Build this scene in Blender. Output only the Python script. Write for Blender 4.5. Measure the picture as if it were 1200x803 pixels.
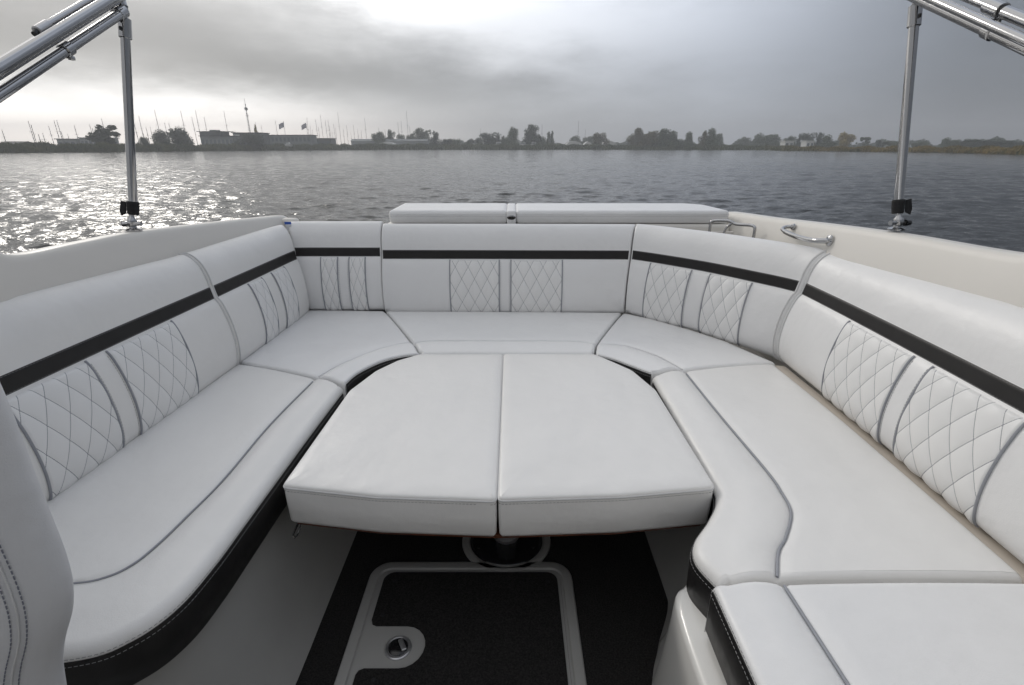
import bpy, math, random
import numpy as np
from mathutils import Vector, Matrix
from math import sin, cos, pi, radians, sqrt, atan2

# ------------------------------------------------------------------ clear
for o in list(bpy.data.objects): bpy.data.objects.remove(o)
SC = bpy.context.scene
COL = SC.collection
random.seed(7); RNG = np.random.default_rng(11)

# ------------------------------------------------------------------ camera
CAMZ = 1.32
WATER_Z = -0.40
cam_d = bpy.data.cameras.new('camera'); cam = bpy.data.objects.new('camera', cam_d); COL.objects.link(cam)
cam_d.sensor_width = 36; cam_d.lens = 18.0
cam_d.clip_start = 0.05; cam_d.clip_end = 20000
PITCH = math.atan(229.5/600)
cam.location = (0, 0, CAMZ); cam.rotation_euler = (pi/2-PITCH, 0, 0)
SC.camera = cam
SC.render.resolution_x = 1024; SC.render.resolution_y = 685
SC.render.engine = 'CYCLES'
SC.view_settings.view_transform = 'Standard'; SC.view_settings.look = 'None'
SC.view_settings.gamma = 1; SC.view_settings.use_curve_mapping = False
SC.view_settings.exposure = 0.12
SC.cycles.max_bounces = 8; SC.cycles.volume_bounces = 0
SC.cycles.sample_clamp_indirect = 4.0

# ------------------------------------------------------------------ node helpers
class NT:
    def __init__(s, tree): s.t = tree; s.n = tree.nodes; s.l = tree.links
    def node(s, typ, **kw):
        n = s.n.new(typ)
        for k, v in kw.items(): setattr(n, k, v)
        return n
    def link(s, a, b): s.l.new(a, b)
    def put(s, sock, v):
        if isinstance(v, bpy.types.NodeSocket): s.l.new(v, sock)
        elif isinstance(v, (tuple, list)):
            sock.default_value = tuple(v) if len(sock.default_value) == len(v) else tuple(v)+(1,)
        else: sock.default_value = v
    def m(s, op, a, b=0.0, c=0.0, clamp=False):
        n = s.node('ShaderNodeMath', operation=op, use_clamp=clamp)
        s.put(n.inputs[0], a); s.put(n.inputs[1], b); s.put(n.inputs[2], c)
        return n.outputs[0]
    def noise(s, vec, scale, detail=3, rough=.5, dim='3D'):
        n = s.node('ShaderNodeTexNoise', noise_dimensions=dim)
        if vec is not None: s.put(n.inputs['Vector'], vec)
        n.inputs['Scale'].default_value = scale; n.inputs['Detail'].default_value = detail; n.inputs['Roughness'].default_value = rough
        return n.outputs['Fac']
    def mapr(s, v, a, b, c, d, smooth=False):
        n = s.node('ShaderNodeMapRange'); n.interpolation_type = 'SMOOTHSTEP' if smooth else 'LINEAR'
        s.put(n.inputs[0], v)
        for i, q in enumerate((a, b, c, d)): n.inputs[i+1].default_value = q
        return n.outputs[0]
    def mixc(s, f, a, b):
        n = s.node('ShaderNodeMix', data_type='RGBA')
        s.put(n.inputs['Factor'], f); s.put(n.inputs['A'], a) if False else None
        s.put(n.inputs[0], f); s.put(n.inputs[6], a); s.put(n.inputs[7], b)
        return n.outputs[2]
    def gauss(s, a, e, a0, e0, sa, se):
        x = s.m('DIVIDE', s.m('SUBTRACT', a, a0), sa); y = s.m('DIVIDE', s.m('SUBTRACT', e, e0), se)
        r2 = s.m('ADD', s.m('MULTIPLY', x, x), s.m('MULTIPLY', y, y))
        return s.m('POWER', 2.71828, s.m('MULTIPLY', r2, -1.0))

# ------------------------------------------------------------------ world
SUN_AZ, SUN_EL = -40.0, 27.0      # degrees, azimuth from +Y towards +X
W = bpy.data.worlds.new('World'); SC.world = W; W.use_nodes = True
t = NT(W.node_tree); t.n.clear()
out = t.node('ShaderNodeOutputWorld')
sky = t.node('ShaderNodeTexSky', sky_type='NISHITA'); sky.sun_disc = False
sky.sun_elevation = radians(SUN_EL); sky.sun_rotation = radians(SUN_AZ)
bg1 = t.node('ShaderNodeBackground'); t.link(sky.outputs[0], bg1.inputs[0]); bg1.inputs[1].default_value = 0.08
tc = t.node('ShaderNodeTexCoord'); sep = t.node('ShaderNodeSeparateXYZ'); t.link(tc.outputs['Generated'], sep.inputs[0])
X, Y, Z = sep.outputs
az = t.m('MULTIPLY', t.m('ARCTAN2', X, Y), 57.2958)
el = t.m('MULTIPLY', t.m('ARCSINE', Z), 57.2958)
# cloud layer coordinates: direction projected so that clouds flatten near the horizon
mp = t.node('ShaderNodeMapping'); mp.inputs['Scale'].default_value = (1, 1, 3.2); t.link(tc.outputs['Generated'], mp.inputs[0])
n1 = t.noise(mp.outputs[0], 2.1, 6, .55); n2 = t.noise(mp.outputs[0], 6.5, 6, .6); n3 = t.noise(mp.outputs[0], 3.3, 3, .5)
az_d = t.m('ADD', az, t.m('MULTIPLY', t.m('SUBTRACT', n2, .5), 26))
el_d = t.m('ADD', el, t.m('MULTIPLY', t.m('SUBTRACT', n1, .5), 9))
el_e = t.m('ADD', el, t.m('MULTIPLY', t.m('SUBTRACT', n2, .5), 5))
v = t.mapr(az, 18, 42, .475, .185, True)                                        # brighter towards the sun
v = t.m('ADD', v, t.m('MULTIPLY', t.mapr(el_e, -.5, 7.0, 1, 0, True), t.mapr(az, -34, 2, 2.0, 0.0, True)))      # pale band low on the sunny side
v = t.m('SUBTRACT', v, t.m('MULTIPLY', t.gauss(az_d, el_d, -17, 6.4, 24, 3.0), .22))     # dark rain cloud
v = t.m('SUBTRACT', v, t.m('MULTIPLY', t.gauss(az_d, el_d, -48, 9.5, 18, 4.0), .12))
v = t.m('ADD', v, t.m('MULTIPLY', t.gauss(az_d, el_d, -9, 14.0, 9, 2.4), .55))        # break in the cloud
v = t.m('ADD', v, t.m('MULTIPLY', t.gauss(az_d, el_e, 3, 11.5, 18, 5.0), .40))
v = t.m('MULTIPLY', v, t.mapr(n2, .3, .7, .93, 1.07))
up = t.mapr(el, 12, 48, 0, 1, True)                                               # cloud cover brightens towards the zenith
v = t.m('ADD', v, t.m('MULTIPLY', up, t.mapr(n3, .35, .65, .30, .54)))
v = t.m('ADD', v, t.m('MULTIPLY', t.gauss(az, el, SUN_AZ, SUN_EL, 20, 11), .9))
v = t.m('MULTIPLY', v, t.mapr(Y, -.45, .35, .85, 1.0, True))                     # unseen sky behind the camera, dimmed to balance light on the cushions
v = t.m('ADD', v, t.m('MULTIPLY', t.gauss(az_d, el_d, -36, 3.6, 14, 3.0), .22))
v = t.m('ADD', v, t.m('MULTIPLY', t.gauss(az, el, 0, 20, 26, 8), .45))                      # unseen bright patch above the view, added to brighten water and table top
col = t.mixc(t.mapr(az, -28, 38, 0, 1, True), (1.0, .992, .98), (.88, .955, 1.10))
warm = t.m('MULTIPLY', t.mapr(el, 0, 5, 1, 0, True), t.mapr(az, -20, 5, 1, 0, True))
col = t.mixc(t.m('MULTIPLY', warm, .8), col, (1.06, .97, .89))
col = t.mixc(t.mapr(Y, -.4, .3, .5, 0.0, True), col, (.96, .98, 1.03))
vm = t.node('ShaderNodeVectorMath', operation='SCALE'); t.link(col, vm.inputs[0]); t.put(vm.inputs[3], v)
bg2 = t.node('ShaderNodeBackground'); t.link(vm.outputs[0], bg2.inputs[0]); bg2.inputs[1].default_value = 1.0
mx = t.node('ShaderNodeMixShader'); mx.inputs[0].default_value = .93
t.link(bg1.outputs[0], mx.inputs[1]); t.link(bg2.outputs[0], mx.inputs[2]); t.link(mx.outputs[0], out.inputs[0])
try: W.cycles.sampling_method = 'MANUAL'; W.cycles.sample_map_resolution = 1024
except Exception: pass

# ------------------------------------------------------------------ sun
sd = bpy.data.lights.new('sun', 'SUN'); sun = bpy.data.objects.new('sun', sd); COL.objects.link(sun)
sd.energy = .6; sd.angle = radians(10); sd.color = (1, .95, .88)
dv = Vector((sin(radians(SUN_AZ))*cos(radians(SUN_EL)), cos(radians(SUN_AZ))*cos(radians(SUN_EL)), sin(radians(SUN_EL))))
sun.rotation_euler = dv.to_track_quat('Z', 'Y').to_euler()

# ------------------------------------------------------------------ materials
def material(name, base, rough=.5, metal=0, var=.06, vscale=3, bump=None, spec=.5, coat=0, base2=None, detail=4):
    """base colour broken up by noise, optional bump layers [(scale, strength, distance)]"""
    m = bpy.data.materials.new(name); m.use_nodes = True
    t = NT(m.node_tree); b = t.n['Principled BSDF']
    tc = t.node('ShaderNodeTexCoord'); V = tc.outputs['Object']
    nz = t.noise(V, vscale, detail, .6)
    b2 = base2 if base2 else tuple(max(0, c*(1-2*var)) for c in base)
    c = t.mixc(t.mapr(nz, .3, .7, 0, 1), b2, base); t.link(c, b.inputs['Base Color'])
    t.put(b.inputs['Roughness'], t.mapr(t.noise(V, vscale*2.3, 3), .3, .7, rough*.9, rough*1.1))
    b.inputs['Metallic'].default_value = metal; b.inputs['Specular IOR Level'].default_value = spec
    b.inputs['Coat Weight'].default_value = coat
    if bump:
        prev = None
        for sc, st, di in bump:
            bn = t.node('ShaderNodeBump'); bn.inputs['Strength'].default_value = st; bn.inputs['Distance'].default_value = di
            t.link(t.noise(V, sc, 3, .55), bn.inputs['Height'])
            if prev: t.link(prev, bn.inputs['Normal'])
            prev = bn.outputs[0]
        t.link(prev, b.inputs['Normal'])
    return m
LEATH = [(420, .3, .0014), (30, .22, .003), (8, .42, .012), (2.4, .5, .03)]
M = {}
M['leather'] = material('white_leather', (.82, .81, .79), .36, var=.02, vscale=5, bump=LEATH, spec=.6)
M['leather_cool'] = material('cool_white_leather', (.81, .808, .805), .36, var=.02, vscale=5, bump=LEATH, spec=.6)
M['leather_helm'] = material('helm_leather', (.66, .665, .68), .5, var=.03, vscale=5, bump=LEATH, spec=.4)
M['leather_wrinkle'] = material('softly_creased_leather', (.81, .808, .80), .42, var=.02, vscale=5, bump=[(420, .22, .0012), (9, .5, .012), (3, .5, .04)], spec=.45)
M['black'] = material('black_vinyl', (.018, .017, .017), .42, var=.15, vscale=20, bump=[(500, .35, .001), (9, .3, .006)], spec=.4)
M['stripe'] = material('dark_brown_vinyl', (.016, .0145, .014), .42, var=.15, vscale=20, bump=[(520, .4, .001)], spec=.35)
M['piping'] = material('grey_piping', (.31, .32, .35), .45, var=.05, vscale=30)
M['piping_light'] = material('pale_piping', (.70, .70, .70), .45, var=.04, vscale=30)
M['thread'] = material('grey_thread', (.20, .21, .25), .8, var=.1, vscale=60)
M['thread_light'] = material('pale_thread', (.30, .30, .30), .8, var=.1, vscale=60)
M['gelcoat'] = material('cream_gelcoat', (.72, .695, .65), .42, var=.01, vscale=2)
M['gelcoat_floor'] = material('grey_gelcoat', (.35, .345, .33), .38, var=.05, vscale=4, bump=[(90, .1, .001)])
M['liner'] = material('warm_ledge', (.62, .56, .49), .35, var=.05, vscale=4)
M['hull'] = material('white_hull', (.74, .73, .70), .25, var=.02, coat=.3)
M['carpet'] = material('black_carpet', (.036, .034, .033), .95, var=.3, vscale=220, bump=[(600, 1, .003), (120, .6, .003)], spec=.1, base2=(.009, .009, .009))
M['chrome'] = material('stainless_steel', (.46, .46, .465), .08, 1, var=.03, vscale=20)
M['steel_dull'] = material('brushed_steel', (.55, .55, .56), .34, .85, var=.05, vscale=40)
M['strap'] = material('black_strap', (.012, .012, .013), .8, var=.2, vscale=60, bump=[(300, .5, .001)])
M['wood'] = material('varnished_wood', (.15, .055, .028), .3, var=.3, vscale=12, coat=.4)
M['blackplastic'] = material('black_plastic', (.012, .012, .013), .16, var=.1, vscale=30)
M['sticker_blue'] = material('blue_sticker', (.03, .10, .42), .4)
M['sticker_white'] = material('white_sticker', (.65, .66, .68), .4)
M['land'] = material('meadow', (.07, .075, .035), .9, var=.3, vscale=.05)
M['mast'] = material('mast_metal', (.16, .16, .17), .5, .4, var=.1)
M['bld_dark'] = material('dark_cladding', (.09, .10, .105), .7, var=.2, vscale=.3)
M['bld_mid'] = material('grey_cladding', (.20, .22, .225), .7, var=.15, vscale=.3)
M['bld_white'] = material('white_wall', (.72, .72, .70), .7, var=.05)
M['bld_pale'] = material('pale_wall', (.35, .37, .38), .7, var=.1)
M['roof'] = material('dark_roof', (.045, .045, .05), .7, var=.15)
M['glass'] = material('window_glass', (.10, .13, .15), .08, var=.1)
M['flag'] = material('flag_cloth', (.55, .50, .50), .8, var=.3, vscale=1.2, base2=(.32, .33, .42))
M['bark'] = material('bark', (.05, .042, .035), .9, var=.2)
def leafmat(name, a, b):
    m = material(name, a, .7, var=.2, vscale=.35, base2=b, spec=.2); return m
M['leaf_dark'] = leafmat('dark_foliage', (.052, .074, .034), (.028, .042, .022))
M['leaf_mid'] = leafmat('mid_foliage', (.095, .120, .048), (.045, .066, .028))
M['leaf_olive'] = leafmat('olive_foliage', (.150, .125, .045), (.070, .068, .028))
M['leaf_yellow'] = leafmat('yellow_foliage', (.38, .28, .07), (.22, .17, .05))
# quilted leather: the thread lines follow the UV lattice
def quilt_material():
    m = bpy.data.materials.new('quilted_leather'); m.use_nodes = True
    t = NT(m.node_tree); b = t.n['Principled BSDF']
    uv = t.node('ShaderNodeUVMap'); sp = t.node('ShaderNodeSeparateXYZ'); t.link(uv.outputs[0], sp.inputs[0])
    def line(s, other):
        f = t.m('ABSOLUTE', t.m('SUBTRACT', t.m('FRACT', s), .5))
        on = t.m('GREATER_THAN', f, .486)
        dash = t.m('GREATER_THAN', t.m('FRACT', t.m('MULTIPLY', other, 14.0)), .14)
        return t.m('MULTIPLY', on, dash)
    ln = t.m('MAXIMUM', line(sp.outputs[0], sp.outputs[1]), line(sp.outputs[1], sp.outputs[0]))
    tc = t.node('ShaderNodeTexCoord')
    base = t.mixc(t.mapr(t.noise(tc.outputs['Object'], 5, 3), .3, .7, 0, 1), (.79, .788, .78), (.82, .815, .805))
    t.link(t.mixc(ln, base, (.22, .23, .26)), b.inputs['Base Color'])
    b.inputs['Roughness'].default_value = .42; b.inputs['Specular IOR Level'].default_value = .45
    bn = t.node('ShaderNodeBump'); bn.inputs['Strength'].default_value = .22; bn.inputs['Distance'].default_value = .0012
    t.link(t.noise(tc.outputs['Object'], 420, 3), bn.inputs['Height']); t.link(bn.outputs[0], b.inputs['Normal'])
    return m
M['quilt'] = quilt_material()
def reed_material():
    m = bpy.data.materials.new('reed_leaves'); m.use_nodes = True
    t = NT(m.node_tree); b = t.n['Principled BSDF']; b.inputs['Roughness'].default_value = .8; b.inputs['Specular IOR Level'].default_value = .15
    at = t.node('ShaderNodeAttribute'); at.attribute_name = 'tan'
    tc = t.node('ShaderNodeTexCoord'); nz = t.noise(tc.outputs['Object'], .12, 4, .6)
    g = t.mixc(t.mapr(nz, .35, .65, 0, 1), (.045, .066, .026), (.115, .125, .045))
    y = t.mixc(t.mapr(nz, .35, .65, 0, 1), (.13, .11, .04), (.36, .25, .09))
    t.link(t.mixc(at.outputs['Fac'], g, y), b.inputs['Base Color'])
    return m
M['reed'] = reed_material()
def water_material():
    m = bpy.data.materials.new('lake_water'); m.use_nodes = True
    t = NT(m.node_tree); b = t.n['Principled BSDF']
    b.inputs['Base Color'].default_value = (.018, .020, .020, 1); b.inputs['Roughness'].default_value = .10; b.inputs['IOR'].default_value = 1.333
    tc = t.node('ShaderNodeTexCoord'); mp = t.node('ShaderNodeMapping'); mp.inputs['Scale'].default_value = (.62, 1.0, 1); t.link(tc.outputs['Object'], mp.inputs[0])
    prev = None
    for sc, st, di in ((8.0, .6, .032), (2.4, .75, .10), (.7, .45, .24)):
        bn = t.node('ShaderNodeBump'); bn.inputs['Strength'].default_value = st; bn.inputs['Distance'].default_value = di
        t.link(t.noise(mp.outputs[0], sc, 3, .6), bn.inputs['Height'])
        if prev: t.link(prev, bn.inputs['Normal'])
        prev = bn.outputs[0]
    t.link(prev, b.inputs['Normal'])
    return m
M['water'] = water_material()

# ------------------------------------------------------------------ object helpers
WLOC = {}
def tag(o, label=None, cat=None, group=None, kind=None):
    if label: o['label'] = label
    if cat: o['category'] = cat
    if group: o['group'] = group
    if kind: o['kind'] = kind
    return o
def thing(name, loc, label, cat, group=None):
    o = bpy.data.objects.new(name, None); COL.objects.link(o); o.location = loc; o.empty_display_size = .1
    WLOC[o] = Vector(loc); return tag(o, label, cat, group)
class MB:
    """mesh builder in world coordinates"""
    def __init__(s): s.v = []; s.f = []
    def add(s, vs, fs):
        k = len(s.v); s.v += [tuple(p) for p in vs]; s.f += [tuple(i+k for i in f) for f in fs]; return s
    def grid(s, P, cu=False, cv=False):
        R = len(P); C = len(P[0]); k = len(s.v)
        for r in P: s.v += [tuple(p) for p in r]
        for i in range(R if cu else R-1):
            for j in range(C if cv else C-1):
                i2 = (i+1) % R; j2 = (j+1) % C
                s.f.append((k+i*C+j, k+i*C+j2, k+i2*C+j2, k+i2*C+j))
        return s
    def tube(s, pts, r, n=10, caps=True, closed=False):
        pts = [Vector(p) for p in pts]; N = len(pts)
        rr = r if isinstance(r, (list, tuple)) else [r]*N
        rings = []; up = None
        for i, p in enumerate(pts):
            if closed: tg = pts[(i+1) % N]-pts[i-1]
            else: tg = pts[min(i+1, N-1)]-pts[max(i-1, 0)]
            tg.normalize()
            if up is None:
                up = Vector((0, 0, 1)) if abs(tg.z) < .9 else Vector((0, 1, 0))
            a = (up-tg*up.dot(tg)).normalized(); up = a; b = tg.cross(a)
            rings.append([p+a*(cos(2*pi*k/n)*rr[i])+b*(sin(2*pi*k/n)*rr[i]) for k in range(n)])
        k0 = len(s.v); s.grid(rings, cu=closed, cv=True)
        if caps and not closed:
            s.f.append(tuple(k0+j for j in range(n-1, -1, -1))); s.f.append(tuple(k0+(N-1)*n+j for j in range(n)))
        return s
    def box(s, c, d, bev=0.0, rz=0.0):
        cx, cy, cz = c; hx, hy, hz = d[0]/2, d[1]/2, d[2]/2
        b = min(bev, hx*.9, hy*.9, hz*.9)
        R = Matrix.Rotation(rz, 3, 'Z')
        def P(x, y, z): q = R @ Vector((x, y, z)); return (cx+q.x, cy+q.y, cz+q.z)
        if b <= 0:
            vs = [P(x, y, z) for z in (-hz, hz) for x, y in ((-hx, -hy), (hx, -hy), (hx, hy), (-hx, hy))]
            return s.add(vs, [(3, 2, 1, 0), (4, 5, 6, 7), (0, 1, 5, 4), (1, 2, 6, 5), (2, 3, 7, 6), (3, 0, 4, 7)])
        rings = []
        def ring(ins, z, m=4):
            o = []
            for (sx, sy, a0) in ((1, 1, 0), (-1, 1, pi/2), (-1, -1, pi), (1, -1, 3*pi/2)):
                for k in range(m+1):
                    a = a0+k*pi/2/m; o.append(P(sx*(hx-b)+(b-ins)*cos(a), sy*(hy-b)+(b-ins)*sin(a), z))
            return o
        for k in range(5):
            a = k*pi/8; rings.append(ring(b*(1-sin(a)), -hz+b*(1-cos(a))))
        for k in range(5):
            a = k*pi/8; rings.append(ring(b*(1-cos(a)), hz-b*(1-sin(a))))
        k0 = len(s.v); s.grid(rings, cv=True); n = len(rings[0])
        s.f.append(tuple(k0+j for j in range(n-1, -1, -1))); k1 = k0+(len(rings)-1)*n; s.f.append(tuple(k1+j for j in range(n)))
        return s
    def lathe(s, c, prof, n=24, axis=None):
        ax = Vector(axis or (0, 0, 1)).normalized(); a = ax.orthogonal().normalized(); b = ax.cross(a); c = Vector(c)
        return s.grid([[c+ax*h+a*(cos(2*pi*k/n)*r)+b*(sin(2*pi*k/n)*r) for k in range(n)] for r, h in prof], cv=True)
    def prism(s, poly, z0, z1):
        n = len(poly); vs = [(x, y, z0) for x, y in poly]+[(x, y, z1) for x, y in poly]
        return s.add(vs, [tuple(range(n-1, -1, -1)), tuple(range(n, 2*n))]+[(i, (i+1) % n, n+(i+1) % n, n+i) for i in range(n)])
    def build(s, name, mat, parent=None, loc=None, smooth=True, uv=None, auto=38):
        L = WLOC[parent] if parent is not None else Vector(loc or (0, 0, 0))
        me = bpy.data.meshes.new(name)
        me.from_pydata([(p[0]-L.x, p[1]-L.y, p[2]-L.z) for p in s.v], [], s.f)
        me.materials.append(M[mat] if isinstance(mat, str) else mat)
        if uv is not None:
            ul = me.uv_layers.new(name='UVMap'); vi = np.zeros(len(me.loops), dtype=np.int32); me.loops.foreach_get('vertex_index', vi)
            ul.data.foreach_set('uv', np.asarray(uv, dtype=np.float32)[vi].ravel())
        if smooth:
            me.polygons.foreach_set('use_smooth', [True]*len(me.polygons))
            if auto < 180: me.set_sharp_from_angle(angle=radians(auto))
        me.validate()
        o = bpy.data.objects.new(name, me); COL.objects.link(o)
        if parent is not None: o.parent = parent; WLOC[o] = L
        else: o.location = L; WLOC[o] = L
        return o

def catmull(pts, n, closed=False):
    """resample a polyline through its points with n samples, uniform in length"""
    P = [np.array(p, float) for p in pts]; N = len(P); o = []
    segs = N if closed else N-1
    for i in range(segs):
        if closed: p0, p1, p2, p3 = P[i-1], P[i], P[(i+1) % N], P[(i+2) % N]
        else: p1, p2 = P[i], P[i+1]; p0 = P[i-1] if i > 0 else 2*p1-p2; p3 = P[i+2] if i+2 < N else 2*p2-p1
        for k in range(12):
            u = k/12; o.append(.5*((2*p1)+(-p0+p2)*u+(2*p0-5*p1+4*p2-p3)*u*u+(-p0+3*p1-3*p2+p3)*u**3))
    o.append(P[0] if closed else P[-1])
    return resample(o, n)
def resample(o, n):
    o = np.array(o, float); d = np.r_[0, np.cumsum(np.linalg.norm(np.diff(o, axis=0), axis=1))]
    q = np.linspace(0, d[-1], n); return np.stack([np.interp(q, d, o[:, k]) for k in range(o.shape[1])], 1)
def stations(pts, n):
    """resample by station index (keeps the cross lines together)"""
    P = [np.array(p, float) for p in pts]; N = len(P); o = []
    for q in np.linspace(0, N-1, n):
        i = min(int(q), N-2); u = q-i; p1, p2 = P[i], P[i+1]; p0 = P[i-1] if i > 0 else 2*p1-p2; p3 = P[i+2] if i+2 < N else 2*p2-p1
        o.append(.5*((2*p1)+(-p0+p2)*u+(2*p0-5*p1+4*p2-p3)*u*u+(-p0+3*p1-3*p2+p3)*u**3))
    return np.array(o)
def dashes(mb, pts, dash=.006, gap=.0035, r=.0009):
    pts = np.array(pts, float); d = np.r_[0, np.cumsum(np.linalg.norm(np.diff(pts, axis=0), axis=1))]
    at = lambda q: np.array([np.interp(q, d, pts[:, k]) for k in range(3)])
    q = 0
    while q+dash < d[-1]:
        mb.tube([at(q), at(q+dash/2)+np.array((0, 0, r*.3)), at(q+dash)], r, 5); q += dash+gap

# ------------------------------------------------------------------ seat cushions
def seat(label, back, seam, front, unseen_back=None, zt=.47, zb=.35, cat='seat cushion', linback=False, mat='leather', crown=.006, group='seat cushions of the U-shaped lounge', n=90, pipe='piping', pr_=.0032, rollr=.028, band_h=.098):
    B = (resample if False else stations)(back, n) if not linback else np.array([[np.interp(q, range(len(back)), [p[k] for p in back]) for k in (0, 1)] for q in np.linspace(0, len(back)-1, n)])
    S = stations(seam, n); Fr = stations(front, n)
    cen = (B.mean(0)+Fr.mean(0))/2
    root = thing('seat_cushion', (cen[0], cen[1], zb), label, cat, group)
    r = .014
    def unit(a): return a/np.maximum(np.linalg.norm(a, axis=-1, keepdims=True), 1e-6)
    # ends are pulled in by r so that the rounding stays inside the outline
    e0 = unit(S[0]-S[1]); e1 = unit(S[-1]-S[-2])
    dirs = unit(Fr-S)
    # front normals from the front curve
    tg = unit(np.gradient(Fr, axis=0)); nf = np.stack([tg[:, 1], -tg[:, 0]], 1)
    sg = np.sign((nf*dirs).sum(1).mean()); nf = nf*sg
    rows = []       # each row: (xy array, z)
    db = unit(B-S)
    rows.append((B, np.full(n, zb)))
    rows.append((B, np.full(n, zt-r)))
    for a in (30, 60, 90):
        a = radians(a); rows.append((B-db*r*(1-cos(a)), np.full(n, zt-r*(1-sin(a)))))
    for u in (.08, .2, .35, .5, .65, .8, .92):
        rows.append((B*(1-u)+S*u, np.full(n, zt+crown*4*u*(1-u)+.002)))
    rows.append((S+db*.012, np.full(n, zt+.0015)))
    rows.append((S+db*.005, np.full(n, zt-.003)))
    rows.append((S, np.full(n, zt-.006)))
    w = np.linalg.norm(Fr-S, axis=1)
    rows.append((S-db*.005+0*S, np.full(n, zt-.002)))
    for u in (.10, .25, .42, .6, .78):
        hb = .011*np.sin(pi*min(1, u*1.25))
        rows.append((S+(Fr-S)*u-nf*0, np.full(n, zt+hb)))
    zr = zt+.001
    for a in (8, 25, 42, 60, 78, 90):
        a = radians(a); rows.append((Fr-nf*rollr*(1-sin(a)), np.full(n, zr-rollr*(1-cos(a)))))
    # keep rows from folding where the bolster is narrow
    zband = zr-rollr-.004
    rows.append((Fr-nf*.001, np.full(n, zband)))
    rows.append((Fr-nf*.004, np.full(n, zb)))
    P = np.array([[(*xy[j], z[j]) for j in range(n)] for xy, z in rows])      # rows x n x 3
    # end rounding
    def endcols(i, j):
        e = P[:, i, :]-P[:, j, :]; e[:, 2] = 0; e = e/np.linalg.norm(e, axis=1, keepdims=True)
        outc = []
        for a in (0, 25, 50, 75, 90):
            a = radians(a); q = P[:, i, :].copy()-e*r*(1-sin(a)); q[:, 2] = np.maximum(q[:, 2]-r*(1-cos(a)), zb); outc.append(q)
        q = outc[-1].copy(); q[:, 2] = zb; outc.append(q); return outc
    c0 = endcols(0, 1); c1 = endcols(n-1, n-2)
    G = [*c0[::-1]]+[P[:, j, :] for j in range(3, n-3)]+[*c1]
    mb = MB().grid([list(map(tuple, g)) for g in G])
    mb.build('cover', mat, root, auto=60)
    if unseen_back: MB().box((.80, -.02, .86), (.74, .14, .72), .06).build('backrest', 'leather', root)  # unseen seat back, added to shade this cushion
    # grey piping in the seam
    pm = MB(); pts = [(*(S[j]), zt-.0015) for j in range(1, n-1)]
    pm.tube(pts, pr_, 8); pm.build('piping', pipe, root)
    # black side band with its row of stitching
    bm_ = MB(); o1 = Fr+nf*.0022
    k0, k1 = 1, n-1
    bot = zband-band_h
    sect = [(-.004, zband+.004), (.0015, zband+.003), (.003, zband-.002), (.003, (zband+bot)/2), (.002, bot+.004), (-.004, bot), (-.03, bot)]
    bm_.grid([[(*(Fr[j]+nf[j]*dx), z) for dx, z in sect] for j in range(k0, k1)])
    bm_.build('side_band', 'black', root, auto=60)
    st = MB(); dashes(st, [(*(Fr[j]+nf[j]*.0034), zband-.006) for j in range(k0, k1)], r=.0007); st.build('stitching', 'thread_light', root)
    st = MB(); dashes(st, [(*(Fr[j]+nf[j]*.0006), zband+.009) for j in range(k0, k1)], r=.0006); st.build('stitching', 'thread_light', root)
    return root

seat('long white bench cushion on the left side with a grey piped front bolster',
     [(-1.16, 1.978), (-1.19, 1.5), (-1.205, 1.2), (-1.215, 1.05), (-1.22, .97), (-1.225, .93), (-1.23, .90), (-1.235, .88), (-1.24, .86)],
     [(-.772, 1.826), (-.793, 1.48), (-.790, 1.18), (-.802, 1.02), (-.812, .93), (-.828, .87), (-.86, .835), (-.92, .818), (-1.10, .81)],
     [(-.645, 1.77), (-.654, 1.48), (-.659, 1.20), (-.662, 1.02), (-.665, .89), (-.679, .78), (-.722, .705), (-.80, .665), (-1.02, .645)], n=130, pr_=.0024)
seat('white corner seat cushion at the left rear of the lounge with a curved bolster',
     [(-1.16, 1.993), (-1.15, 2.35), (-1.145, 2.735), (-.92, 2.73), (-.712, 2.72)],
     [(-.770, 1.842), (-.715, 1.973), (-.612, 2.127), (-.52, 2.205), (-.470, 2.225)],
     [(-.646, 1.79), (-.624, 1.893), (-.557, 2.010), (-.479, 2.070), (-.408, 2.092)], linback=True, mat='leather_cool', n=70, pipe='piping_light', pr_=.0022, rollr=.012)
seat('wide white seat cushion under the rear centre backrest, its front roll touching the table',
     [(-.702, 2.72), (-.35, 2.715), (0, 2.705), (.30, 2.70), (.603, 2.69)],
     [(-.455, 2.215), (-.36, 2.247), (-.03, 2.247), (.28, 2.243), (.385, 2.205)],
     [(-.402, 2.088), (-.30, 2.09), (-.02, 2.09), (.25, 2.09), (.360, 2.09)], linback=True, mat='leather_wrinkle', n=80, pipe='piping_light', pr_=.0022)
seat('white corner seat cushion at the right rear of the lounge below the angled backrest',
     [(.613, 2.685), (.74, 2.58), (.88, 2.42), (1.0, 2.25), (1.115, 1.985)],
     [(.395, 2.205), (.518, 2.182), (.624, 2.076), (.665, 2.0), (.70, 1.913)],
     [(.368, 2.088), (.438, 2.034), (.502, 1.960), (.540, 1.914), (.566, 1.888)], linback=True, mat='leather_cool', n=70, pipe='piping_light', pr_=.0022, rollr=.012)
seat('long white bench cushion on the right side, its near end widening into the aisle',
     [(1.098, 1.975), (1.104, 1.55), (1.099, 1.25), (1.097, 1.15), (1.095, 1.07), (1.092, .97), (1.09, .90), (1.088, .835)],
     [(.70, 1.897), (.706, 1.52), (.716, 1.22), (.711, 1.12), (.695, 1.04), (.640, .955), (.598, .905), (.560, .832)],
     [(.562, 1.867), (.555, 1.50), (.549, 1.19), (.535, 1.105), (.488, 1.03), (.428, .955), (.412, .895), (.436, .822)], n=130)
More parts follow.
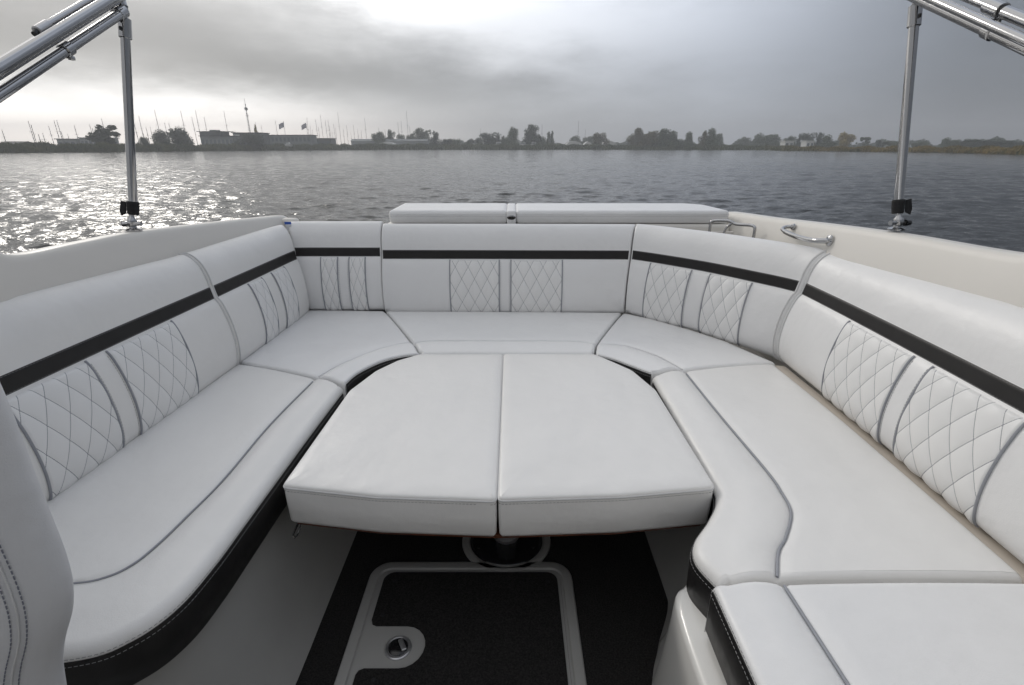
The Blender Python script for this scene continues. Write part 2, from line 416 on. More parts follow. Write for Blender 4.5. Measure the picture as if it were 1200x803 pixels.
seat('white foreground seat cushion at the lower right with a black side and grey piping',
     [(1.13, .79), (1.13, .6), (1.12, .4), (1.12, .12)],
     [(.545, .79), (.549, .6), (.552, .4), (.556, .12)],
     [(.405, .79), (.404, .6), (.403, .4), (.402, .12)], unseen_back='near', zt=.50, zb=.365, rollr=.016, band_h=.105, mat='leather_cool')

# ------------------------------------------------------------------ backrests
PROF0 = [(.030, .458), (.008, .462), (-.006, .480), (-.014, .515), (-.017, .560), (-.014, .610), (-.005, .665), (.009, .715), (.020, .742), (.027, .752),
         (.031, .757), (.036, .780), (.0405, .804), (.042, .810), (.046, .835), (.053, .862), (.064, .888), (.079, .909), (.098, .925), (.120, .933), (.137, .927), (.144, .900), (.144, .80), (.144, .60)]
def backrest(label, path, nsign, lines, axis, mat='leather', dz=0.0, n=None, group='backrests of the U-shaped lounge', endpipe=None, strip_end=True, dw=.069, dh=.128, nend=(None, None), rise=None):
    base = catmull(path, 400); d = np.r_[0, np.cumsum(np.linalg.norm(np.diff(base, axis=0), axis=1))]; L = d[-1]
    tg = np.gradient(base, axis=0); tg /= np.linalg.norm(tg, axis=1, keepdims=True)
    nr = np.stack([tg[:, 1], -tg[:, 0]], 1)*nsign
    for e_, q_ in ((nend[0], d), (nend[1], L-d)):
        if e_ is not None:
            wq = (np.clip(1-q_/.16, 0, 1)**1.5)[:, None]; e_ = np.array(e_)/np.linalg.norm(e_); nr = nr*(1-wq)+e_[None, :]*wq
    pr = catmull([(a, b+dz) for a, b in PROF0], 240)
    pd = np.r_[0, np.cumsum(np.linalg.norm(np.diff(pr, axis=0), axis=1))]; PW = pd[-1]
    R = .009
    def raw(s, w):
        b = np.stack([np.interp(s, d, base[:, 0]), np.interp(s, d, base[:, 1])], -1)
        nn = np.stack([np.interp(s, d, nr[:, 0]), np.interp(s, d, nr[:, 1])], -1); nn /= np.linalg.norm(nn, axis=-1, keepdims=True)
        off = np.interp(w, pd, pr[:, 0]); z = np.interp(w, pd, pr[:, 1])
        ds = np.minimum(s, L-s); q = np.clip((R-ds)/R, 0, 1); pull = R*(1-np.sqrt(np.maximum(0, 1-q*q)))
        if rise is not None:
            kr = np.interp(b[..., 1], rise[0], rise[1]); z = z+kr*np.clip((z-.81)/.125, 0, 1.2)
        z = np.where(z > .86+dz, z-pull*.6, z); off = np.minimum(off+pull, .144)
        return np.stack([b[..., 0]+nn[..., 0]*off, b[..., 1]+nn[..., 1]*off, z], -1)
    # profile outward direction (perpendicular to the profile, on the seat side)
    dp = np.gradient(pr, axis=0); dp /= np.linalg.norm(dp, axis=1, keepdims=True)
    def surf(s, w, lift=0.0):
        P = raw(s, w)
        if np.any(lift):
            nn = np.stack([np.interp(s, d, nr[:, 0]), np.interp(s, d, nr[:, 1])], -1)
            a = np.interp(w, pd, dp[:, 0]); b = np.interp(w, pd, dp[:, 1])
            P = P+np.stack([nn[..., 0]*(-b), nn[..., 1]*(-b), a], -1)*np.asarray(lift)[..., None]
        return P
    zof = lambda z: np.interp(z+dz, pr[:200, 1], pd[:200])
    wz = {z: float(pd[np.argmin(np.abs(pr[:150, 1]-(z+dz)))]) for z in (.468, .749, .7545, .8065)}
    c = base.mean(0)
    root = thing('backrest_cushion', (c[0], c[1], .46+dz), label, 'backrest', group)
    # cover
    sc = np.unique(np.r_[0, R*(1-np.cos(np.linspace(0, pi/2, 7))), np.linspace(R, L-R, max(8, int(L/.03))), L-R*(1-np.cos(np.linspace(0, pi/2, 7)))])
    ww = np.linspace(0, PW, 90)
    G = surf(sc[:, None]+0*ww[None, :], ww[None, :]+0*sc[:, None])
    first = G[0].copy(); last = G[-1].copy()
    bk = surf(np.array([0.0]), np.array([PW]))[0]; bk2 = surf(np.array([L]), np.array([PW]))[0]
    first[:, 0] = bk[0]; first[:, 1] = bk[1]; last[:, 0] = bk2[0]; last[:, 1] = bk2[1]
    G = [first, *G, last]
    MB().grid([list(map(tuple, g)) for g in G]).build('cover', mat, root, auto=70)
    # dark stripe
    ws = np.linspace(wz[.7545], wz[.8065], 9); e = .0022
    lf = np.array([-.001]+[e]*7+[-.001]); ss = sc[(sc > .006) & (sc < L-.006)]
    S = surf(ss[:, None]+0*ws[None, :], ws[None, :]+0*ss[:, None], lf[None, :]+0*ss[:, None])
    MB().grid([list(map(tuple, g)) for g in S]).build('dark_stripe', 'stripe', root, auto=70)
    for wv in (wz[.7545]+.005, wz[.8065]-.005):
        st = MB(); q = np.linspace(.012, L-.012, max(20, int(L/.02))); dashes(st, surf(q, q*0+wv, q*0+e+.0004), r=.0006); st.build('stitching', 'thread_light', root)
    # piping and quilted panels
    co = base[:, axis]; sgn = 1 if co[-1] > co[0] else -1
    sv = sorted(float(np.interp(sgn*v, sgn*co, d)) for v in lines)
    w0, w1 = wz[.468], wz[.749]
    for s0 in sv:
        if 0 < s0 < L:
            q = np.linspace(w0-.012, w1+.004, 40); pm = MB(); pm.tube(surf(q*0+s0, q, q*0+.0018), .0034, 8)
            pm.build('piping', 'piping', root)
    for a, b in ((sv[0], sv[1]), (sv[2], sv[3])):
        na = max(30, int((b-a)/.0035)); nw = 90
        s_ = np.linspace(a+.002, b-.002, na)[:, None]; w_ = np.linspace(w0-.010, w1, nw)[None, :]
        mid = (a+b)/2
        U = (s_-mid)/dw+(w_-w0)/dh+.5; V = (s_-mid)/dw-(w_-w0)/dh+.5
        hgt = .9*(np.abs(np.sin(pi*U))*np.abs(np.sin(pi*V)))**.42
        ed = np.minimum(np.minimum(s_-a, b-s_)/.006, np.minimum(w_-w0+.012, w1-w_+.001)/.008); ed = np.clip(ed, 0, 1)
        lift = (.0012+.0062*hgt)*ed
        P = surf(s_+0*w_, w_+0*s_, lift)
        mb = MB().grid([list(map(tuple, g)) for g in P])
        mb.build('quilted_panel', 'quilt', root, uv=np.stack([U+0*w_, V+0*s_], -1).reshape(-1, 2), auto=180)
    # centre strip between the panels with edge stitching
    for s0 in (sv[1]+.008, sv[2]-.008):
        st = MB(); q = np.linspace(w0, w1-.002, 60); dashes(st, surf(q*0+s0, q, q*0+.0006), r=.0006); st.build('stitching', 'thread_light', root)
    if endpipe is not None:
        for s0, mt, rad in endpipe:
            q = np.linspace(0.01, PW-.2, 80); pm = MB(); pm.tube(surf(q*0+s0*L, q, q*0+.002), rad, 8); pm.build('edge_piping', mt, root)
    return root

backrest('longest backrest on the left, its near end behind the helm seat', [(-1.203, .78), (-1.19, 1.1), (-1.17, 1.5), (-1.147, 1.960)], -1, [1.085, 1.33, 1.405, 1.69], 1, rise=((.8, 1.15, 1.9), (.034, .026, 0)), endpipe=[(.995, 'piping_light', .0028)])
backrest('short backrest on the left side between the longest left one and the rear corner', [(-1.146, 1.963), (-1.135, 2.3), (-1.122, 2.702)], -1, [2.20, 2.32, 2.415, 2.55], 1, dw=.06, nend=(None, (-.83, .55)), endpipe=[(.012, 'piping_light', .0028)])
backrest('narrowest backrest, in the left rear corner, with two slim quilted panels', [(-1.160, 2.732), (-.90, 2.728), (-.708, 2.728)], -1, [-1.035, -.945, -.882, -.795], 0, mat='leather_cool', dz=.006, dw=.045, nend=((-.55, .83), None))
backrest('wide rear centre backrest in front of the white sun pad', [(-.703, 2.712), (0, 2.705), (.618, 2.695)], -1, [-.335, -.069, -.006, .270], 0, mat='leather_cool', dz=-.004, nend=(None, (.38, .92)))
backrest('angled backrest in the right rear corner', [(.623, 2.688), (.72, 2.60), (.86, 2.455), (.95, 2.345), (1.055, 2.19), (1.148, 2.052)], -1, [.705, .862, .925, 1.045], 0, mat='leather_cool', dw=.066, nend=((.38, .92), (.95, -.30)), endpipe=[(.990, 'piping_light', .0042)])
backrest('longest backrest on the right, above the beige ledge', [(1.152, 2.046), (1.148, 1.7), (1.135, 1.3), (1.12, .95), (1.11, .5), (1.105, .08)], -1, [1.69, 1.37, 1.295, 1.0], 1, mat='leather_cool', dw=.075, nend=((.95, -.30), None), rise=((.8, 1.15, 1.9), (.030, .022, 0)), endpipe=[(.008, 'piping_light', .004)])

# ------------------------------------------------------------------ polygon cushions (table pads, sun pads)
def offset_poly(P, t):
    P = np.array(P, float); n = len(P); o = []
    area = .5*sum(P[i][0]*P[(i+1) % n][1]-P[(i+1) % n][0]*P[i][1] for i in range(n)); sg = 1 if area > 0 else -1
    for i in range(n):
        a = P[i]-P[i-1]; b = P[(i+1) % n]-P[i]; a /= np.linalg.norm(a)+1e-9; b /= np.linalg.norm(b)+1e-9
        na = np.array((-a[1], a[0]))*sg; nb = np.array((-b[1], b[0]))*sg; m = na+nb; m /= np.linalg.norm(m)+1e-9
        o.append(P[i]+m*t/max(.5, m.dot(na)))
    return np.array(o)
def round_poly(P, rad, m=6):
    P = [np.array(p[:2], float) for p in P]; rr = [p[2] if len(p) > 2 else rad for p in P] if False else None; n = len(P); o = []
    for i in range(n):
        a = P[i-1]-P[i]; b = P[(i+1) % n]-P[i]; la, lb = np.linalg.norm(a), np.linalg.norm(b); t_ = min(rad, la*.45, lb*.45)
        p0 = P[i]+a/la*t_; p1 = P[i]+b/lb*t_
        for k in range(m+1):
            u = k/m; o.append((1-u)**2*p0+2*u*(1-u)*P[i]+u*u*p1)
    return o
def densify(P, step=.03):
    o = []; n = len(P)
    for i in range(n):
        a = np.array(P[i]); b = np.array(P[(i+1) % n]); k = max(1, int(np.linalg.norm(b-a)/step))
        for j in range(k): o.append(a+(b-a)*j/k)
    return o
def pad(name, poly, zb, zt, label, cat, mat, group, r=.016, crown=.004, rad=.03, welt='piping_light', taper=.004, wr=.003):
    P = densify(round_poly(poly, rad)); c = np.mean(P, axis=0)
    root = thing(name, (c[0], c[1], zb), label, cat, group)
    rings = []
    def ring(t_, z): rings.append([(q[0], q[1], z) for q in offset_poly(P, t_)])
    ring(taper+.02, zb); ring(taper+.006, zb+.002); ring(taper, zb+.012); ring(.0, (zb+zt)/2); ring(0, zt-r)
    for a in (22, 45, 67, 90): a = radians(a); ring(r*(1-cos(a)), zt-r*(1-sin(a)))
    ring(max(r+.002, min(.035, rad*.93)), zt+crown*.3)
    last = np.array(rings[-1])[:, :2]; c2 = last.mean(0)
    for s_ in (.92, .8, .6, .4, .2, .02): rings.append([(*(c2+(q-c2)*s_), zt+crown*(1-s_**2*.7)) for q in last])
    mb = MB(); mb.grid(rings, cv=True); n = len(P); k1 = (len(rings)-1)*n; mb.f.append(tuple(k1+j for j in range(n))); mb.f.append(tuple(range(n-1, -1, -1)))
    mb.build('cover', mat, root, auto=60)
    pm = MB(); q = offset_poly(P, .001); pm.tube([(a[0], a[1], zt-r-.002) for a in q], wr, 8, closed=True); pm.build('piping', welt, root)
    st = MB(); q = offset_poly(P, -.0006); dashes(st, [(a[0], a[1], zt-r-.011) for a in q], r=.0006); st.build('stitching', 'thread_light', root)
    return root
LT = [(-.0395, 1.077), (-.0395, 2.055), (-.40, 2.056), (-.482, 1.985), (-.548, 1.878), (-.601, 1.70), (-.612, 1.135), (-.35, 1.093)]
RT = [(-.0355, 1.077), (.28, 1.092), (.538, 1.127), (.532, 1.70), (.484, 1.878), (.420, 1.970), (.36, 2.050), (-.0355, 2.055)]
pad('table_pad', LT, .352, .482, 'left half of the white padded top on the table', 'table pad', 'leather', 'padded halves of the table top', rad=.016, r=.009, wr=.0032, taper=.0015, crown=.008)
pad('table_pad', RT, .352, .484, 'right half of the white padded top on the table', 'table pad', 'leather', 'padded halves of the table top', rad=.016, r=.009, wr=.0032, taper=.0015, crown=.008)

# ------------------------------------------------------------------ table under the pads
tb = thing('pedestal_table', (-.02, 1.46, .006), 'wooden table on a steel pedestal, beneath the two white pads', 'table')
mb = MB(); whole = offset_poly(densify([*LT[:1], *RT[1:-1], *LT[2:]]), .017)
mb.prism([tuple(p) for p in whole], .340, .351); mb.build('table_top', 'wood', tb, auto=30)
mb = MB().lathe((-.02, 1.46, .0), [(.05, .024), (.037, .03), (.037, .22), (.038, .22), (.034, .30), (.07, .31), (.075, .321)], 40); mb.build('pedestal', 'steel_dull', tb)
# fine vertical flutes of the pedestal
mb = MB()
for k in range(24):
    a = 2*pi*k/24; mb.tube([(-.02+.0375*cos(a), 1.46+.0375*sin(a), .03), (-.02+.0375*cos(a), 1.46+.0375*sin(a), .22)], .0018, 5)
mb.build('flutes', 'steel_dull', tb)
mb = MB().lathe((-.02, 1.46, 0), [(.001, .026), (.045, .026), (.09, .023), (.122, .019), (.128, .013), (.128, .0105)], 48); mb.build('base_plate', 'blackplastic', tb)
for k in range(6):
    a = 2*pi*(k+.5)/6; MB().lathe((-.02+.108*cos(a), 1.46+.108*sin(a), .021), [(.006, 0), (.005, .002), (.0005, .0025)], 12).build('screw', 'blackplastic', tb)

hk = thing('latch_hook', (-.61, 1.2, .31), 'small chrome latch hook beneath the left front corner of the table', 'hook')
MB().tube([(-.592, 1.16, .335), (-.597, 1.157, .318), (-.605, 1.152, .300), (-.612, 1.15, .292), (-.616, 1.152, .300), (-.606, 1.157, .322), (-.598, 1.165, .336)], .0034, 8).build('wire_loop', 'chrome', hk)
MB().box((-.595, 1.172, .339), (.022, .03, .012), .003).build('bracket', 'chrome', hk)

# ------------------------------------------------------------------ sun pads on the transom
pad('sun_pad', [(-.685, 2.905), (-.026, 2.905), (-.026, 3.32), (-.685, 3.32)], .918, .990, 'left, shorter half of the white sun pad on the stern', 'sun pad', 'leather_cool', 'sun pads on the stern', rad=.02, r=.02, wr=.0022, crown=.002)
pad('sun_pad', [(.019, 2.905), (1.212, 2.905), (1.18, 3.22), (1.08, 3.32), (.019, 3.32)], .918, .990, 'right, longer half of the white sun pad on the stern', 'sun pad', 'leather_cool', 'sun pads on the stern', rad=.03, r=.02, wr=.0022, crown=.002)

# ------------------------------------------------------------------ the boat
boat = thing('motorboat', (0, 0, -.6), 'white open motorboat with a black carpeted floor and cream sides around the lounge', 'boat')
# floor
MB().prism([(-1.28, -.5), (1.28, -.5), (1.28, 2.9), (-1.28, 2.9)], -.05, 0).build('floor', 'gelcoat_floor', boat, smooth=False)
MB().prism([(-.564, -.5), (.365, -.5), (.372, .95), (.42, 1.06), (.484, 1.17), (.486, 1.9), (.35, 2.08), (-.40, 2.08), (-.567, 1.9)], .001, .005).build('carpet', 'carpet', boat, smooth=False)
hat = MB()
def rrect(x0, x1, y0, y1, r, m=8):
    o = []
    for cx, cy, a0 in ((x1-r, y1-r, 0), (x0+r, y1-r, pi/2), (x0+r, y0+r, pi), (x1-r, y0+r, 3*pi/2)):
        for k in range(m+1): a = a0+k*pi/2/m; o.append((cx+r*cos(a), cy+r*sin(a)))
    return o
O_ = rrect(-.466, .196, .45, 1.352, .07)
rings = [[(x, y, .005) for x, y in O_], [(*p, .011) for p in offset_poly(O_, .002)], [(*p, .013) for p in offset_poly(O_, .006)], [(*p, .013) for p in offset_poly(O_, .030)], [(*p, .007) for p in offset_poly(O_, .034)], [(*p, .007) for p in offset_poly(O_, .040)]]
hat.grid(rings, cv=True); k1 = 5*len(O_); 
hatch_frame = hat.build('hatch_frame', 'gelcoat_floor', boat, auto=50)
lid = MB(); I_ = offset_poly(O_, .041)
lid.prism([tuple(p) for p in I_], .0045, .0115); hl = lid.build('hatch_lid', 'gelcoat_floor', boat, auto=30)
# carpet of the lid, with a notch round the latch
x0, x1, y0, y1 = -.414, .146, .48, 1.300
nt = []
for k in range(9): a = -pi/2+k*pi/8; nt.append((-.300+.055*cos(a), 1.032+.063*sin(a)))
notch = [(x0+.0, 1.113), (x0+.006, 1.100), (x0+.02, 1.095), (-.300, 1.095)]
seg = []
for cx, cy, a0 in ((x1-.035, y1-.035, 0), (x0+.035, y1-.035, pi/2)):
    for k in range(9): a = a0+k*pi/16; seg.append((cx+.035*cos(a), cy+.035*sin(a)))
carp = seg+[(x0, 1.118), (x0+.005, 1.106), (x0+.018, 1.100)]+[(-.305, 1.100)]+[(-.305+.062*sin(a), 1.034+.066*cos(a)) for a in [k*pi/10 for k in range(1, 10)]]+[(-.305, .968), (x0+.018, .968), (x0+.005, .962), (x0, .95)]+[(x0, y0), (x1, y0)]
MB().prism(carp, .0117, .0165).build('lid_carpet', 'carpet', hl, smooth=False)
lt = MB().lathe((-.318, 1.03, .0117), [(.037, 0), (.037, .004), (.034, .0065), (.031, .0065), (.029, .004), (.001, .004)], 36).build('latch_rim', 'steel_dull', hl)
MB().lathe((-.318, 1.03, .0159), [(.027, 0), (.027, .002), (.024, .004), (.001, .005)], 32).build('latch_knob', 'blackplastic', hl)
MB().box((-.306, 1.033, .0225), (.014, .038, .006), .003, rz=.5).build('latch_grip', 'steel_dull', hl)
for px, py in ((-.375, 1.262), (-.385, 1.135), (.115, 1.262), (-.362, .935), (.12, .80), (-.37, .62)):
    MB().lathe((px, py, .0166), [(.007, 0), (.0065, .002), (.003, .003), (.0005, .002)], 14).build('screw', 'strap', hl)
MB().lathe((-.02, 1.46, .0), [(.129, .005), (.131, .011), (.136, .013), (.152, .013), (.157, .010), (.158, .005)], 56).build('pedestal_ring', 'gelcoat_floor', boat)
# seat base wall: runs under the whole U, coved out to the floor
topc = [(-1.02, .675), (-.82, .69), (-.745, .745), (-.705, .81), (-.690, .90), (-.683, 1.2), (-.679, 1.5), (-.67, 1.78), (-.63, 1.90), (-.56, 2.02), (-.42, 2.11), (-.02, 2.115), (.36, 2.11), (.50, 1.97), (.57, 1.88), (.578, 1.5), (.572, 1.2), (.555, 1.12), (.50, 1.045)]
botc = [(-.95, .60), (-.76, .60), (-.65, .68), (-.60, .78), (-.568, .93), (-.566, 1.2), (-.567, 1.5), (-.567, 1.75), (-.55, 1.86), (-.49, 1.96), (-.38, 2.02), (-.02, 2.03), (.33, 2.02), (.44, 1.93), (.485, 1.84), (.485, 1.5), (.485, 1.25), (.475, 1.17), (.42, 1.06)]
T_ = catmull(topc, 160); B_ = stations(botc, 160); T_ = stations(topc, 160)
secs = []
for i in range(160):
    a, b = T_[i], B_[i]; col_ = []
    inn = a+(a-b)*.3
    col_.append((*inn, .349)); col_.append((*(a+(a-b)*.05), .349)); col_.append((*a, .345)); col_.append((*a, .335))
    for u in (.15, .35, .55, .72, .86, .94, 1.0):
        q = a+(b-a)*(u*.55+.45*u**3); col_.append((*q, .335*(1-u)+.004))
    secs.append(col_)
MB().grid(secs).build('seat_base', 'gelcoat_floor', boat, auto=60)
# near right seat base with a rounded corner
tp = [(.53, 1.07), (.475, 1.00), (.412, .935), (.372, .86), (.367, .5), (.366, -.4)]
bt = [(.47, 1.13), (.42, 1.05), (.376, .96), (.358, .86), (.350, .5), (.348, -.4)]
T2 = stations(tp, 60); B2 = stations(bt, 60); secs = []
for i in range(60):
    a, b = T2[i], B2[i]; secs.append([(*(a+np.array((.12, 0))), .352), (*(a+np.array((.016, 0))), .347), (*(a+np.array((.004, 0))), .342), (*a, .330)]+[(*(a+(b-a)*(u**1.3)), .33*(1-u)+.004*u) for u in (.2, .45, .7, .9, 1)])
MB().grid(secs).build('seat_box', 'hull', boat, auto=50)
# plinths the cushions lie on
MB().prism([(-1.25, .66), (-.84, .70), (-.76, .82), (-.71, 1.2), (-.70, 1.8), (-.62, 1.98), (-.43, 2.135), (.38, 2.135), (.60, 1.9), (.60, 1.16), (.54, 1.07), (.48, .98), (.45, .9), (.45, -.4), (1.25, -.4), (1.25, 2.88), (-1.25, 2.88)], .30, .3475).build('seat_plinth', 'gelcoat', boat, smooth=False)
led = MB(); led.grid([[(1.094, y, .36), (1.094, y, .446), (1.098, y, .450), (1.112, y, .451), (1.16, y, .448)] for y in np.linspace(.30, 2.0, 12)]); led.build('ledge', 'liner', boat, auto=50)
# coamings: inner face, rounded edge, outer lip, deck edge, topsides
def coaming(side, edge):
    E_ = catmull(edge, 150); secs = []
    for y, x, z in E_:
        s = side; zi = min(z-.03, .78)
        secs.append([(x-s*.055, y, .52), (x-s*.052, y, zi), (x-s*.040, y, zi+(z-zi)*.5), (x-s*.012, y, z-.022), (x-s*.006, y, z-.008), (x, y, z), (x+s*.010, y, z+.003), (x+s*.042, y, z+.0035), (x+s*.052, y, z-.001), (x+s*.060, y, z-.012), (x+s*.066, y, z-.10), (x+s*.085, y, z-.13), (x+s*.085, y, z-.2)])
    mb = MB().grid(secs)
    return mb.build('coaming', 'gelcoat', boat, auto=45)
EL = [(-0.922, -1.3, 1.187), (0.819, -1.331, 1.187), (1.208, -1.333, 1.161), (1.3, -1.333, 1.084), (1.377, -1.331, 1.045), (1.587, -1.331, 1.04), (1.843, -1.327, 1.034), (2.355, -1.307, 1.001), (2.765, -1.284, 0.971), (2.929, -1.274, 0.958), (2.97, -1.271, 0.936), (3.0, -1.268, 0.89), (3.005, -1.268, 0.849)]
ER = [(-0.922, 1.27, 1.187), (0.819, 1.288, 1.187), (1.157, 1.288, 1.156), (1.244, 1.286, 1.082), (1.321, 1.284, 1.061), (1.731, 1.284, 1.046), (2.15, 1.28, 1.021), (2.56, 1.276, 0.992), (2.867, 1.268, 0.975), (3.052, 1.255, 0.964), (3.113, 1.251, 0.946), (3.144, 1.249, 0.89), (3.154, 1.249, 0.788)]
coaming(-1, EL); coaming(1, ER)
# hull shell
ys = [3.55, 3.5, 3.0, 2.0, 1.0, 0, -1.2, -2.4, -3.3, -3.9, -4.15]; hb = [1.26, 1.28, 1.30, 1.40, 1.42, 1.42, 1.36, 1.10, .70, .30, .03]
zs = [.76, .80, .83, .86, .90, .94, .98, 1.02, 1.05, 1.07, 1.08]
secs = []
for y, h, z in zip(ys, hb, zs):
    half = [(h-.03, z+.006), (h, z), (h*.995, z-.03), (h*.97, .3), (h*.9, -.3), (h*.8, -.55), (0, -.8)]
    secs.append([(a, y, b) for a, b in half]+[(-a, y, b) for a, b in half[::-1][1:]])
hb_ = MB().grid(secs); k = len(secs[0]); hb_.f.append(tuple(range(k)))
hb_.build('hull_shell', 'hull', boat, auto=45)
# side deck between coaming and hull, transom deck, foredeck
dk = MB()
for s in (-1, 1):
    dk.grid([[(s*(1.34), y, z), (s*(h-.02), y, z+.004)] for y, h, z in zip(ys[1:7], hb[1:7], zs[1:7])])
dk.prism([(-1.26, 2.90), (1.26, 2.90), (1.24, 3.5), (-1.24, 3.5)], .70, .80)
dk.build('side_deck', 'hull', boat, smooth=False)
MB().grid([[(x, y, z+.10*(1-(x/h)**2)*min(1, h)) for x in np.linspace(-h+.03, h-.03, 13)] for y, h, z in zip(ys[6:], hb[6:], zs[6:])] if False else [[((-1+2*k/12)*(h-.025), y, z+.09*(1-(-1+2*k/12)**2)) for k in range(13)] for y, h, z in zip(ys[6:], hb[6:], zs[6:])]).build('foredeck', 'hull', boat)
MB().box((.25, 3.11, .858), (1.93, .44, .116), .02).build('sun_pad_base', 'gelcoat', boat)
ln = MB()
ln.box((0, 2.885, .62), (2.46, .03, .52), .004); ln.box((-1.262, 1.2, .28), (.03, 3.4, .56), .004); ln.box((1.262, 1.2, .28), (.03, 3.4, .56), .004)
ln.build('inner_liner', 'gelcoat', boat)
MB().box((0, -1.1, .5), (.86, .08, 1.0), .03).build('light_block_panel', 'gelcoat', boat)  # unseen panel, added to keep low rear light off the table front
for cx in (-.82, .80):
    MB().box((cx, -.95, .56), (.80, .7, 1.12), .07).build('unseen_console', 'gelcoat', boat)  # unseen boxes behind the camera, added to block rear sky light
# recessed pull between the sun pads
mb = MB(); mb.box((-.0035, 3.105, .952), (.052, .41, .074), .010); mb.build('pull_housing', 'leather_cool', boat)
mb = MB(); mb.grid([[(-.0035+.024*cos(a), 2.8985, .953+.012*sin(a)) for a in [2*pi*k/24 for k in range(24)]], [(-.0035, 2.8984, .953)]*24], cv=True); mb.build('pull_slot', 'blackplastic', boat)
MB().tube([(-.0035+.020*cos(a), 2.894, .956+.006*sin(a)) for a in [pi*k/10 for k in range(11)]], .0035, 8).build('pull_ring', 'chrome', boat)
# stern grab rails behind the angled backrest
MB().tube(catmull([(1.045, 2.74, .86), (1.045, 2.74, .940), (1.050, 2.735, .954), (1.070, 2.725, .960), (1.11, 2.70, .962), (1.130, 2.685, .958), (1.145, 2.67, .950), (1.165, 2.64, .950), (1.190, 2.60, .953), (1.203, 2.58, .948), (1.206, 2.575, .935), (1.206, 2.575, .86)], 70), .0075, 12).build('stern_rail', 'chrome', boat)
MB().tube(catmull([(1.105, 2.70, .86), (1.112, 2.70, .92), (1.135, 2.68, .955)], 14), .0065, 10).build('stern_rail', 'chrome', boat)
gh = MB().tube(catmull([(1.262, 2.325, .985), (1.240, 2.34, .983), (1.218, 2.335, .975), (1.212, 2.30, .968), (1.213, 2.22, .962), (1.215, 2.12, .963), (1.222, 2.06, .968), (1.238, 2.035, .972), (1.258, 2.03, .974)], 60), [.0085]*14+[.0105]*46, 12).build('grab_handle', 'chrome', boat)
MB().lathe((1.258, 2.325, .985), [(.001, -.004), (.014, -.004), (.014, .004), (.009, .008)], 20, axis=(-1, 0, 0)).build('flange', 'chrome', gh)
MB().lathe((1.256, 2.035, .973), [(.001, -.004), (.022, -.004), (.022, .004), (.013, .010)], 20, axis=(-1, 0, 0)).build('flange', 'chrome', gh)
# blue and white label on the aft end of the left coaming
lb = MB().box((-1.205, 2.80, .936), (.034, .002, .014), 0, rz=.15).build('warning_label', 'sticker_blue', boat, smooth=False)
MB().box((-1.203, 2.8005, .912), (.028, .002, .030), 0, rz=.15).build('label_field', 'sticker_white', lb, smooth=False)
MB().box((-1.235, 2.90, .885), (.09, .07, .13), .02).build('corner_cap', 'gelcoat', boat)

# ------------------------------------------------------------------ canopy frame (folded, one frame carried by both sides)
cf = thing('canopy_frame', (0, 1.7, 1.04), 'stainless steel folded canopy frame standing on the boat sides, tubes slanting off both top corners', 'canopy frame')
def stay(base, top, s):
    b = Vector(base); tp_ = Vector(top); dr = (tp_-b).normalized(); L = (tp_-b).length
    pole = MB().tube([b+dr*.050, b+dr*(L-.06)], .0142, 20); 
    pole.build('pole', 'chrome', cf)
    MB().tube([b+dr*(L-.090), b+dr*(L-.088), b+dr*(L-.030), b+dr*(L-.028)], [.0165, .019, .019, .0165], 20).build('sleeve', 'chrome', cf)
    MB().tube([b+dr*(L-.03), b+dr*(L-.005), b+dr*(L+.01)], [.011, .010, .012], 14).build('eye_end', 'chrome', cf)
    MB().box(tuple(b+dr*(L-.062)+Vector((s*.0, -.020, 0))), (.007, .012, .012), .002).build('screw', 'blackplastic', cf)
    # strap
    st = MB(); pts = []
    for k in range(9):
        h = .052+k*.0058; pts.append(b+dr*h)
    st.tube(pts, [.0155, .0182, .0176, .0192, .0183, .0195, .0186, .0198, .0172], 18)
    st.add([b+dr*.058+Vector((s*.018, -.012, 0)), b+dr*.098+Vector((s*.018, -.012, .0)), b+dr*.102+Vector((s*.036, -.010, .0)), b+dr*.070+Vector((s*.040, -.012, 0)), b+dr*.050+Vector((s*.034, -.014, 0)),
            b+dr*.058+Vector((s*.018, -.008, 0)), b+dr*.098+Vector((s*.018, -.008, .0)), b+dr*.102+Vector((s*.036, -.006, .0)), b+dr*.070+Vector((s*.040, -.008, 0)), b+dr*.050+Vector((s*.034, -.010, 0))],
           [(0, 1, 2, 3, 4), (9, 8, 7, 6, 5), (0, 5, 6, 1), (1, 6, 7, 2), (2, 7, 8, 3), (3, 8, 9, 4), (4, 9, 5, 0)])
    st.build('strap', 'strap', cf, auto=30)
    mt_ = MB(); mt_.lathe((b.x, b.y, b.z-.003), [(.026, 0), (.026, .005), (.020, .008), (.012, .010), (.010, .018), (.001, .018)], 24)
    mt_.lathe(tuple(b+Vector((0, 0, .028))), [(.001, -.020), (.008, -.020), (.014, -.012), (.016, -.003), (.014, .008), (.009, .014), (.008, .026)], 20, axis=dr)
    mt = mt_.build('deck_mount', 'chrome', cf)
    MB().tube([b+Vector((-.030, -.006, .022)), b+Vector((.030, .004, .022))], [.0085, .0085], 14).build('hinge_pin', 'chrome', mt)
    MB().tube([b+Vector((.028*s-.006, -.003, .022)), b+Vector((.028*s+.012, .002, .022))], [.011, .010], 14).build('pin_cap', 'blackplastic', mt)
stay((-1.360, 1.866, 1.041), (-1.28, 1.971, 1.745), -1)
stay((1.316, 1.777, 1.056), (1.262, 1.879, 1.762), 1)
def offv(p, a, c=0): return (p[0]+a, p[1]-c*.36, p[2]+c*.93)
